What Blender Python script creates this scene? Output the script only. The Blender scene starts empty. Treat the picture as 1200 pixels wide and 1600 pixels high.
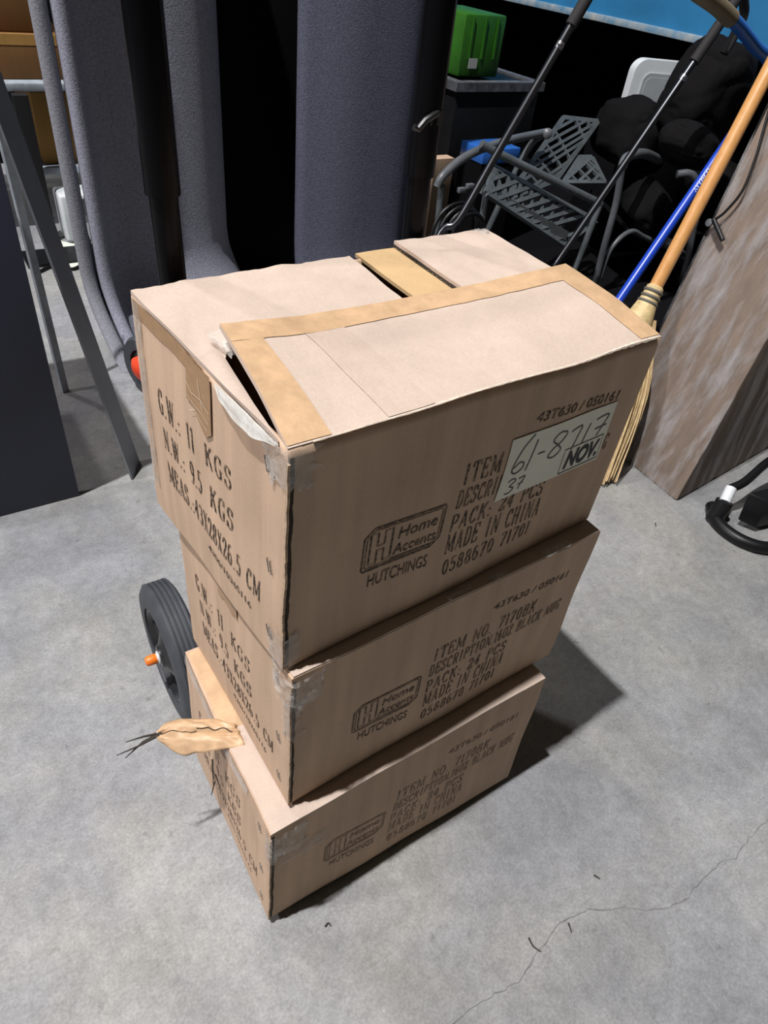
import bpy, bmesh, math, random
from mathutils import Vector, Matrix, noise
V = Vector
PI = math.pi
random.seed(7)
C = bpy.context.scene.collection
scene = bpy.context.scene

# ------------------------------------------------------------------ camera
CAM = V((-0.1419, -0.3246, 1.0605))
RX = V((0.84260056, -0.52920636, 0.09982445))
RY = V((0.28399039, 0.59412638, 0.75257113))
RZ = V((-0.45757377, -0.60576767, 0.65090074))
FPX = 1073.7
cd = bpy.data.cameras.new('camera')
cam = bpy.data.objects.new('camera', cd); C.objects.link(cam)
cam.matrix_world = Matrix(((RX.x, RY.x, RZ.x, CAM.x), (RX.y, RY.y, RZ.y, CAM.y), (RX.z, RY.z, RZ.z, CAM.z), (0, 0, 0, 1)))
cd.sensor_fit = 'HORIZONTAL'; cd.sensor_width = 36; cd.lens = FPX / 1200 * 36
cd.clip_start = 0.02; cd.clip_end = 100
scene.camera = cam

# ------------------------------------------------------------------ world, lamps, exposure
w = bpy.data.worlds.new('world'); scene.world = w; w.use_nodes = True
w.node_tree.nodes['Background'].inputs[0].default_value = (1.0, 0.87, 0.66, 1)
w.node_tree.nodes['Background'].inputs[1].default_value = 0.038
def lamp(name, loc, target, power, size, col):
    l = bpy.data.lights.new(name, 'AREA'); l.shape = 'DISK'; l.size = size; l.energy = power; l.color = col
    o = bpy.data.objects.new(name, l); C.objects.link(o); o.location = loc
    o.rotation_euler = (V(target) - V(loc)).to_track_quat('-Z', 'Y').to_euler()
    return o
lamp('high_bay_lamp', (-2.22, 0.38, 8.0), (0.3, 0.2, 0.3), 890, 0.17, (1.0, 0.975, 0.97))
lamp('left_fill_lamp', (-7.5, 2.2, 5.0), (0.2, 0.5, 0.4), 300, 0.6, (1.0, 0.95, 0.98))  # added fill from the left, brightens the cartons' left faces
lamp('rear_bay_lamp', (-0.9, 3.2, 8.0), (0.4, 0.1, 0.3), 120, 0.25, (1.0, 0.98, 0.96))
scene.view_settings.view_transform = 'Standard'
try: scene.view_settings.look = 'None'
except Exception: pass
scene.view_settings.gamma = 1.0
scene.view_settings.use_curve_mapping = False
scene.view_settings.exposure = 0.0

# ------------------------------------------------------------------ helpers: placing
def at(u, v, x=None, y=None, z=None):
    """point on the sight line of a photo pixel at a given world x, y or z"""
    d = RX * ((u - 600) / FPX) - RY * ((v - 800) / FPX) - RZ
    if z is not None: t = (z - CAM.z) / d.z
    elif y is not None: t = (y - CAM.y) / d.y
    else: t = (x - CAM.x) / d.x
    return CAM + d * t

# ------------------------------------------------------------------ helpers: objects
def root_loc(p):
    while p.parent: p = p.parent
    return p.location
def obj(name, bm, m, parent=None, smooth=True, label=None, kind=None, origin=None):
    me = bpy.data.meshes.new(name)
    bm.normal_update()
    bm.to_mesh(me); bm.free()
    o = bpy.data.objects.new(name, me); C.objects.link(o)
    if parent is not None:
        o.parent = parent
        me.transform(Matrix.Translation(-root_loc(parent)))
    elif origin is not None:
        me.transform(Matrix.Translation(-V(origin))); o.location = origin
    for mm in (m if isinstance(m, (list, tuple)) else [m]): me.materials.append(mm)
    if smooth:
        for p in me.polygons: p.use_smooth = True
        try: me.set_sharp_from_angle(angle=math.radians(38))
        except Exception: pass
    if label: o['label'] = label
    if kind: o['kind'] = kind
    return o
def tag(o, label, cat, group=None):
    o['label'] = label; o['category'] = cat
    if group: o['group'] = group
    return o
def thing(name, label, cat, loc=(0, 0, 0), group=None):
    o = bpy.data.objects.new(name, None); C.objects.link(o)
    o.location = loc; o.empty_display_size = 0.05
    return tag(o, label, cat, group)
def structure(o): o['kind'] = 'structure'; return o

def quad(bm, a, b, c, d):
    vs = [bm.verts.new(p) for p in (a, b, c, d)]
    return bm.faces.new(vs)
def hexa(bm, c):      # c[i][j][k] corners
    v = {(i, j, k): bm.verts.new(c[i][j][k]) for i in (0, 1) for j in (0, 1) for k in (0, 1)}
    for f in (((0,0,0),(0,1,0),(1,1,0),(1,0,0)), ((0,0,1),(1,0,1),(1,1,1),(0,1,1)), ((0,0,0),(1,0,0),(1,0,1),(0,0,1)),
              ((0,1,0),(0,1,1),(1,1,1),(1,1,0)), ((0,0,0),(0,0,1),(0,1,1),(0,1,0)), ((1,0,0),(1,1,0),(1,1,1),(1,0,1))):
        bm.faces.new([v[q] for q in f])
def frame_box(bm, o, a, b, c):  # origin corner and three edge vectors
    o, a, b, c = V(o), V(a), V(b), V(c)
    if a.cross(b).dot(c) < 0: a, b = b, a
    hexa(bm, [[[o + a * i + b * j + c * k for k in (0, 1)] for j in (0, 1)] for i in (0, 1)])
def box(bm, lo, hi):
    frame_box(bm, lo, (hi[0]-lo[0], 0, 0), (0, hi[1]-lo[1], 0), (0, 0, hi[2]-lo[2]))
def bevel_all(bm, r, seg=2, ang=30):
    bm.normal_update()
    es = [e for e in bm.edges if len(e.link_faces) == 2 and e.calc_face_angle(0) > math.radians(ang)]
    bmesh.ops.bevel(bm, geom=es, offset=r, segments=seg, affect='EDGES', profile=0.5)
def smooth_path(pts, n=8):
    pts = [V(p) for p in pts]
    if len(pts) < 3: return pts
    out = []
    P = [pts[0] * 2 - pts[1]] + pts + [pts[-1] * 2 - pts[-2]]
    for i in range(1, len(P) - 2):
        for k in range(n):
            t = k / n
            a, b, c, d = P[i-1], P[i], P[i+1], P[i+2]
            out.append(0.5 * ((2*b) + (c-a)*t + (2*a-5*b+4*c-d)*t*t + (3*b-a-3*c+d)*t**3))
    out.append(pts[-1])
    return out
def tube(bm, pts, r, n=12, cap=True, r2=None):
    pts = [V(p) for p in pts]
    rings = []
    up = None
    N = len(pts)
    for i, p in enumerate(pts):
        t = (pts[min(i+1, N-1)] - pts[max(i-1, 0)]).normalized()
        if up is None:
            up = V((0, 0, 1)) if abs(t.z) < 0.9 else V((1, 0, 0))
            a = t.cross(up).normalized()
        else:
            a = (a - t * a.dot(t)).normalized()
        b = t.cross(a)
        rr = r if r2 is None else r + (r2 - r) * i / (N - 1)
        rings.append([bm.verts.new(p + (a * math.cos(2*PI*k/n) + b * math.sin(2*PI*k/n)) * rr) for k in range(n)])
    for i in range(N - 1):
        for k in range(n):
            bm.faces.new((rings[i][k], rings[i][(k+1) % n], rings[i+1][(k+1) % n], rings[i+1][k]))
    if cap:
        bm.faces.new(rings[0][::-1]); bm.faces.new(rings[-1])
def lathe(bm, prof, o, ax, n=48, closed=False):
    """prof: (r, h) pairs around axis ax through o"""
    o, ax = V(o), V(ax).normalized()
    a = ax.orthogonal().normalized(); b = ax.cross(a)
    rings = [[bm.verts.new(o + ax * h + (a * math.cos(2*PI*k/n) + b * math.sin(2*PI*k/n)) * r) for k in range(n)] for r, h in prof]
    m = len(rings)
    for i in range(m if closed else m - 1):
        for k in range(n):
            A, B = rings[i], rings[(i+1) % m]
            bm.faces.new((A[k], A[(k+1) % n], B[(k+1) % n], B[k]))
    if not closed:
        if prof[0][0] > 1e-5: bm.faces.new(rings[0][::-1])
        if prof[-1][0] > 1e-5: bm.faces.new(rings[-1])
    bmesh.ops.recalc_face_normals(bm, faces=bm.faces)
def slab(bm, fn, nu, nv, th):
    """closed slab: fn(u,v)->(point, normal), thickness th along -normal"""
    T = [[None]*(nv+1) for _ in range(nu+1)]; B = [[None]*(nv+1) for _ in range(nu+1)]
    for i in range(nu+1):
        for j in range(nv+1):
            p, n = fn(i/nu, j/nv)
            T[i][j] = bm.verts.new(p); B[i][j] = bm.verts.new(p - n * th)
    for i in range(nu):
        for j in range(nv):
            bm.faces.new((T[i][j], T[i+1][j], T[i+1][j+1], T[i][j+1]))
            bm.faces.new((B[i][j], B[i][j+1], B[i+1][j+1], B[i+1][j]))
    for i in range(nu):
        bm.faces.new((T[i][0], B[i][0], B[i+1][0], T[i+1][0])); bm.faces.new((T[i][nv], T[i+1][nv], B[i+1][nv], B[i][nv]))
    for j in range(nv):
        bm.faces.new((T[0][j], T[0][j+1], B[0][j+1], B[0][j])); bm.faces.new((T[nu][j], B[nu][j], B[nu][j+1], T[nu][j+1]))
    bmesh.ops.recalc_face_normals(bm, faces=bm.faces)
def NB(): return bmesh.new()
def nz(x, y, z, s=1.0, seed=0.0): return noise.noise(V((x*s + seed, y*s - seed*1.7, z*s + seed*0.6)))

# ------------------------------------------------------------------ helpers: materials
def mat(name, col, rough=0.6, metal=0.0, spec=0.5, var=0.0, vscale=20.0, bump=0.0, bscale=60.0, coat=0.0, sheen=0.0, stretch=None, col2=None, alpha=None):
    m = bpy.data.materials.new(name); m.use_nodes = True
    nt = m.node_tree; N = nt.nodes; L = nt.links
    b = N['Principled BSDF']
    b.inputs['Base Color'].default_value = (*col, 1)
    b.inputs['Roughness'].default_value = rough
    b.inputs['Metallic'].default_value = metal
    b.inputs['Specular IOR Level'].default_value = spec
    b.inputs['Coat Weight'].default_value = coat
    if sheen: b.inputs['Sheen Weight'].default_value = sheen
    tc = N.new('ShaderNodeTexCoord'); mp = N.new('ShaderNodeMapping')
    L.new(tc.outputs['Object'], mp.inputs[0])
    if stretch: mp.inputs['Scale'].default_value = stretch
    if var or col2:
        n = N.new('ShaderNodeTexNoise'); n.inputs['Scale'].default_value = vscale; n.inputs['Detail'].default_value = 6; n.inputs['Roughness'].default_value = 0.65
        L.new(mp.outputs[0], n.inputs['Vector'])
        r = N.new('ShaderNodeValToRGB')
        c2 = col2 if col2 else tuple(min(1, c * (1 + var)) for c in col)
        c1 = col if col2 else tuple(c * (1 - var) for c in col)
        r.color_ramp.elements[0].position = 0.32; r.color_ramp.elements[1].position = 0.68
        r.color_ramp.elements[0].color = (*c1, 1); r.color_ramp.elements[1].color = (*c2, 1)
        L.new(n.outputs['Fac'], r.inputs[0]); L.new(r.outputs[0], b.inputs['Base Color'])
    if bump:
        n2 = N.new('ShaderNodeTexNoise'); n2.inputs['Scale'].default_value = bscale; n2.inputs['Detail'].default_value = 5
        L.new(mp.outputs[0], n2.inputs['Vector'])
        bp = N.new('ShaderNodeBump'); bp.inputs['Strength'].default_value = bump; bp.inputs['Distance'].default_value = 0.01
        L.new(n2.outputs['Fac'], bp.inputs['Height']); L.new(bp.outputs[0], b.inputs['Normal'])
    if alpha is not None: b.inputs['Alpha'].default_value = alpha
    return m

def cardboard(name, col, streak=0.07):
    m = bpy.data.materials.new(name); m.use_nodes = True
    nt = m.node_tree; N = nt.nodes; L = nt.links; b = N['Principled BSDF']
    b.inputs['Roughness'].default_value = 0.78; b.inputs['Specular IOR Level'].default_value = 0.25
    tc = N.new('ShaderNodeTexCoord')
    def nod(scale, vec, detail=4):
        mp = N.new('ShaderNodeMapping'); mp.inputs['Scale'].default_value = vec; L.new(tc.outputs['Object'], mp.inputs[0])
        n = N.new('ShaderNodeTexNoise'); n.inputs['Scale'].default_value = scale; n.inputs['Detail'].default_value = detail; L.new(mp.outputs[0], n.inputs['Vector'])
        return n.outputs['Fac']
    a = nod(9, (1, 1, 1)); s = nod(55, (1, 1, 0.06)); fine = nod(420, (1, 1, 1), 2); scuff = nod(26, (1, 1, 0.5), 8)
    def ramp(x, lo, hi, p0=.3, p1=.7):
        r = N.new('ShaderNodeMapRange'); r.inputs[1].default_value = p0; r.inputs[2].default_value = p1; r.inputs[3].default_value = lo; r.inputs[4].default_value = hi
        L.new(x, r.inputs[0]); return r.outputs[0]
    def mul(x, y):
        q = N.new('ShaderNodeMath'); q.operation = 'MULTIPLY'; L.new(x, q.inputs[0]); L.new(y, q.inputs[1]); return q.outputs[0]
    k = mul(mul(ramp(a, .93, 1.06), ramp(s, 1 - streak, 1 + streak)), mul(ramp(fine, .96, 1.04), ramp(scuff, .86, 1.0, .22, .36)))
    mx = N.new('ShaderNodeVectorMath'); mx.operation = 'SCALE'; mx.inputs[0].default_value = col; L.new(k, mx.inputs['Scale'])
    L.new(mx.outputs[0], b.inputs['Base Color'])
    bp = N.new('ShaderNodeBump'); bp.inputs['Strength'].default_value = 0.12; bp.inputs['Distance'].default_value = 0.004
    L.new(nod(150, (1, 1, .04), 2), bp.inputs['Height']); L.new(bp.outputs[0], b.inputs['Normal'])
    return m

def ink_mat(name, col, wear, scale, base, fade=0.0):
    m = bpy.data.materials.new(name); m.use_nodes = True
    nt = m.node_tree; N = nt.nodes; L = nt.links; b = N['Principled BSDF']; b.inputs['Roughness'].default_value = 0.7
    b.inputs['Specular IOR Level'].default_value = 0.2
    tc = N.new('ShaderNodeTexCoord'); n = N.new('ShaderNodeTexNoise'); n.inputs['Scale'].default_value = scale; n.inputs['Detail'].default_value = 5; n.inputs['Roughness'].default_value = 0.7
    L.new(tc.outputs['Object'], n.inputs['Vector'])
    r = N.new('ShaderNodeValToRGB'); r.color_ramp.elements[0].position = 0.5 - 0.08 + wear; r.color_ramp.elements[1].position = 0.64 + wear
    c0 = tuple(col[i] * (1 - fade) + base[i] * fade for i in range(3))
    r.color_ramp.elements[0].color = (*c0, 1); r.color_ramp.elements[1].color = (*(c0[i]*.3 + base[i]*.7 for i in range(3)), 1)
    L.new(n.outputs['Fac'], r.inputs[0]); L.new(r.outputs[0], b.inputs['Base Color'])
    return m

def film(name, tint, dens, rough=0.16, scale=40, stretch=(1, 1, 1), lo=.35, hi=.75, bump=0.5, distort=0.5):
    """clear tape / stretch film: mostly see-through with milky creases and gloss"""
    m = bpy.data.materials.new(name); m.use_nodes = True
    nt = m.node_tree; N = nt.nodes; L = nt.links; b = N['Principled BSDF']
    b.inputs['Base Color'].default_value = (*tint, 1); b.inputs['Roughness'].default_value = rough
    tc = N.new('ShaderNodeTexCoord'); mp = N.new('ShaderNodeMapping'); mp.inputs['Scale'].default_value = stretch; L.new(tc.outputs['Object'], mp.inputs[0])
    n = N.new('ShaderNodeTexNoise'); n.inputs['Scale'].default_value = scale; n.inputs['Detail'].default_value = 7; n.inputs['Roughness'].default_value = 0.6; n.inputs['Distortion'].default_value = distort
    L.new(mp.outputs[0], n.inputs['Vector'])
    r = N.new('ShaderNodeMapRange'); r.inputs[1].default_value = lo; r.inputs[2].default_value = hi; r.inputs[3].default_value = dens[0]; r.inputs[4].default_value = dens[1]
    L.new(n.outputs['Fac'], r.inputs[0]); L.new(r.outputs[0], b.inputs['Alpha'])
    bp = N.new('ShaderNodeBump'); bp.inputs['Strength'].default_value = bump; bp.inputs['Distance'].default_value = 0.008; L.new(n.outputs['Fac'], bp.inputs['Height']); L.new(bp.outputs[0], b.inputs['Normal'])
    return m

CB = (0.535, 0.382, 0.268)
M = {}
M['card'] = cardboard('kraft_cardboard', CB, 0.10)
M['card_top'] = cardboard('kraft_cardboard_flap', (0.515, 0.415, 0.345), 0.03)
M['card_in'] = cardboard('inner_kraft', (0.52, 0.36, 0.19), 0.03)
M['card_edge'] = mat('torn_cardboard_edge', (0.42, 0.30, 0.20), 0.9, var=0.35, vscale=220)
M['tape'] = mat('brown_packing_tape', (0.35, 0.215, 0.115), 0.42, var=0.10, vscale=60, bump=0.05, bscale=90)
M['tape_lt'] = mat('kraft_paper_tape', (0.52, 0.345, 0.20), 0.5, var=0.14, vscale=45, bump=0.08, bscale=90)
M['clear'] = film('clear_tape', (0.58, 0.55, 0.51), (0.10, 0.75), 0.12, 42)
M['scrap'] = mat('crumpled_clear_scrap', (.50, .48, .45), .25, var=.2, vscale=120)
M['ink'] = ink_mat('black_print', (0.022, 0.017, 0.015), 0.02, 260, CB)
M['ink2'] = ink_mat('worn_black_print', (0.024, 0.018, 0.015), -0.04, 230, CB, 0.1)
M['label'] = mat('white_label_paper', (0.80, 0.79, 0.67), 0.7, var=0.05, vscale=30)
M['pen'] = mat('grey_marker', (0.085, 0.09, 0.085), 0.7, var=0.5, vscale=200)
M['stampink'] = mat('stamp_ink', (0.02, 0.02, 0.022), 0.7)
M['staple'] = mat('staple_wire', (0.35, 0.34, 0.33), 0.35, metal=1)
M['black_gloss'] = mat('glossy_black_paint', (0.003, 0.003, 0.004), 0.28, spec=0.10, bump=0.03, bscale=8)
M['black_metal'] = mat('black_powder_coat', (0.012, 0.012, 0.013), 0.42)
M['rubber'] = mat('black_tyre_rubber', (0.045, 0.05, 0.06), 0.62, var=0.2, vscale=30)
M['hub'] = mat('black_hub_plastic', (0.018, 0.019, 0.021), 0.3)
M['orange'] = mat('orange_plastic', (0.85, 0.19, 0.02), 0.4)
M['red_orange'] = mat('red_orange_plastic', (0.80, 0.07, 0.02), 0.4)
M['steel'] = mat('zinc_steel', (0.62, 0.63, 0.65), 0.3, metal=1)
M['dark_lam'] = mat('dark_slate_laminate', (0.028, 0.033, 0.060), 0.55, var=0.1, vscale=5)
M['grey_steel'] = mat('dark_grey_painted_steel', (0.17, 0.18, 0.20), 0.45, var=0.15, vscale=8)
M['shelf'] = mat('grey_shelf_steel', (0.30, 0.34, 0.38), 0.5, var=0.25, vscale=25)
M['felt'] = mat('grey_felt', (0.118, 0.124, 0.172), 0.95, spec=0.1, var=0.34, vscale=210, bump=0.2, bscale=250)
M['felt_lt'] = mat('light_grey_felt', (0.22, 0.225, 0.255), 0.95, spec=0.1, var=0.22, vscale=190, bump=0.2, bscale=250)
M['felt_lit'] = mat('lit_grey_felt', (0.245, 0.25, 0.305), 0.95, spec=0.1, var=0.32, vscale=210, bump=0.2, bscale=250)  # lighter copy of the felt, front light put into its colour
M['void'] = mat('unlit_black', (0.004, 0.004, 0.005), 0.9, spec=0.1)  # near-black colour standing in for unlit depth
M['blackplastic'] = mat('black_plastic', (0.006, 0.0065, 0.0075), 0.42, spec=.3, var=0.2)
M['mesh'] = mat('grey_black_plastic_mesh', (0.085, 0.098, 0.104), 0.45, var=0.25, vscale=20)
M['greytube'] = mat('grey_tube', (0.10, 0.108, 0.118), 0.4, var=0.2, vscale=15)
M['bag'] = mat('black_nylon', (0.0068, 0.0064, 0.0070), 0.9, spec=0.08, bump=0.5, bscale=14)
M['white'] = mat('white_plastic', (0.62, 0.66, 0.68), 0.4, var=0.05)
M['whitein'] = mat('grey_white_plastic', (0.33, 0.36, 0.37), 0.5, var=0.08)
M['green'] = mat('green_plastic', (0.022, 0.115, 0.007), 0.45, var=0.2, vscale=12)
M['blue'] = mat('worn_blue_paint', (0.022, 0.16, 0.34), 0.45, var=0.12, vscale=6)
M['bluewear'] = mat('bare_worn_edge', (0.36, 0.37, 0.35), 0.6, col2=(0.06, 0.20, 0.34), vscale=16)
M['bluepole'] = mat('blue_painted_pole', (0.012, 0.052, 0.42), 0.32)
M['bluehandle'] = mat('blue_cart_tube', (0.03, 0.14, 0.52), 0.3)
M['grip'] = mat('tan_rubber_grip', (0.20, 0.165, 0.10), 0.6, var=0.2)
M['foam'] = mat('black_foam_grip', (0.014, 0.013, 0.014), 0.8)
M['pole'] = mat('dark_chromed_pole', (0.10, 0.105, 0.115), 0.33, metal=1)
M['wood'] = mat('varnished_broom_wood', (0.53, 0.25, 0.075), 0.4, col2=(0.62, 0.33, 0.12), vscale=18, stretch=(6, 6, .6), coat=0.3)
M['straw'] = mat('broom_straw', (0.66, 0.50, 0.27), 0.7, col2=(0.46, 0.32, 0.16), vscale=60)
M['strawwrap'] = mat('broom_binding', (0.60, 0.46, 0.23), 0.6, var=0.25, vscale=50)
M['wire'] = mat('grey_binding_cord', (0.13, 0.12, 0.10), 0.6)
M['oldcard'] = cardboard('brown_wrapped_cardboard', (0.20, 0.150, 0.115), 0.16)
M['wrap'] = film('stretch_wrap', (0.47, 0.46, 0.47), (0.04, 0.62), 0.10, 9, (3.0, 3.0, 0.32), .45, .74, 1.0, 0.15)
M['yellowcard'] = cardboard('yellow_brown_cardboard', (0.34, 0.19, 0.055), 0.05)
M['browncard'] = cardboard('red_brown_cardboard', (0.17, 0.085, 0.030), 0.05)
M['seam'] = mat('cardboard_hollow', (0.035, 0.022, 0.013), 0.9)
M['paper'] = mat('paper', (0.62, 0.65, 0.58), 0.8)
M['letter_white'] = mat('white_lettering', (0.75, 0.8, 0.85), 0.5)
M['twig'] = mat('dry_twig', (0.035, 0.028, 0.022), 0.9)
M['crack'] = mat('concrete_crack', (0.165, 0.165, 0.162), 0.95, var=.3, vscale=30)

# ------------------------------------------------------------------ setting: concrete floor
def concrete():
    m = bpy.data.materials.new('polished_concrete'); m.use_nodes = True
    nt = m.node_tree; N = nt.nodes; L = nt.links; b = N['Principled BSDF']
    tc = N.new('ShaderNodeTexCoord')
    def nod(scale, detail=6, rough=.6, off=(0, 0, 0), dist=0.0):
        mp = N.new('ShaderNodeMapping'); mp.inputs['Location'].default_value = off; L.new(tc.outputs['Object'], mp.inputs[0])
        n = N.new('ShaderNodeTexNoise'); n.inputs['Scale'].default_value = scale; n.inputs['Detail'].default_value = detail; n.inputs['Roughness'].default_value = rough; n.inputs['Distortion'].default_value = dist
        L.new(mp.outputs[0], n.inputs['Vector']); return n.outputs['Fac']
    def ramp(x, lo, hi, p0=.3, p1=.7):
        r = N.new('ShaderNodeMapRange'); r.inputs[1].default_value = p0; r.inputs[2].default_value = p1; r.inputs[3].default_value = lo; r.inputs[4].default_value = hi
        L.new(x, r.inputs[0]); return r.outputs[0]
    def mul(x, y):
        q = N.new('ShaderNodeMath'); q.operation = 'MULTIPLY'; L.new(x, q.inputs[0]); L.new(y, q.inputs[1]); return q.outputs[0]
    big = ramp(nod(2.2, 4, .55, (3, 1, 0)), .86, 1.12); mid = ramp(nod(11, 7, .65, (0, 5, 0), .6), .82, 1.15)
    fine = ramp(nod(60, 8, .75), .80, 1.16); grain = ramp(nod(240, 3, .7), .87, 1.12); spots = ramp(nod(42, 3, .5, (9, 2, 0)), .72, 1.0, .25, .34)
    lights = ramp(nod(120, 2, .5, (4, 7, 0)), 1.0, 1.35, .72, .80)
    k = mul(mul(mul(big, mid), mul(fine, grain)), mul(spots, lights))
    cr = N.new('ShaderNodeValToRGB'); cr.color_ramp.elements[0].color = (.248, .253, .266, 1); cr.color_ramp.elements[1].color = (.292, .291, .275, 1)
    cr.color_ramp.elements[0].position = .40; cr.color_ramp.elements[1].position = .62
    L.new(nod(3.0, 4, .6, (8, 8, 0)), cr.inputs[0])
    mx = N.new('ShaderNodeVectorMath'); mx.operation = 'SCALE'; L.new(cr.outputs[0], mx.inputs[0]); L.new(k, mx.inputs['Scale'])
    L.new(mx.outputs[0], b.inputs['Base Color'])
    L.new(ramp(nod(9, 4), .48, .72), b.inputs['Roughness'])
    b.inputs['Specular IOR Level'].default_value = 0.35
    bp = N.new('ShaderNodeBump'); bp.inputs['Strength'].default_value = 0.10; bp.inputs['Distance'].default_value = 0.004
    L.new(nod(160, 5), bp.inputs['Height']); L.new(bp.outputs[0], b.inputs['Normal'])
    return m
bm = NB(); box(bm, (-5, -5, -0.1), (8, 5.0, 0)); floor = structure(obj('floor', bm, concrete(), smooth=False))
def ribbon_floor(pts, wd, z=0.0004):
    bm = NB(); pts = [V((p[0], p[1], z)) for p in pts]; prev = None
    for i, p in enumerate(pts):
        t = (pts[min(i+1, len(pts)-1)] - pts[max(i-1, 0)]).normalized(); n = V((-t.y, t.x, 0))
        ww = wd * (0.5 + 0.9 * abs(nz(p.x, p.y, 0, 60)))
        cur = (bm.verts.new(p + n*ww*.5), bm.verts.new(p - n*ww*.5))
        if prev: bm.faces.new((prev[0], prev[1], cur[1], cur[0]))
        prev = cur
    return bm
def jitter(pts, n=7, amp=0.004, seed=1):
    out = []
    for i in range(len(pts)-1):
        for k in range(n):
            t = k/n; x = pts[i][0]*(1-t)+pts[i+1][0]*t; y = pts[i][1]*(1-t)+pts[i+1][1]*t
            out.append((x + amp*nz(x, y, seed, 70), y + amp*nz(x, y, seed+5, 70)))
    out.append(pts[-1]); return out
cr1 = [(.148,-.226),(.205,-.228),(.254,-.236),(.300,-.224),(.356,-.21),(.404,-.22),(.507,-.278),(.55,-.285),(.614,-.277),(.644,-.278),(.667,-.286),(.713,-.277),(.77,-.274),(.95,-.25)]
obj('crack', ribbon_floor(jitter(cr1), 0.0020), M['crack'], floor, smooth=False)
bm = NB(); box(bm, (-5, 3.6, 0), (8, 3.75, 4)); structure(obj('wall_back', bm, M['void'], smooth=False))  # walls coloured near-black in place of the dark rack interior
bm = NB(); box(bm, (4.2, -1.0, 0), (4.35, 3.6, 4)); structure(obj('wall_right', bm, M['void'], smooth=False))

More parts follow.
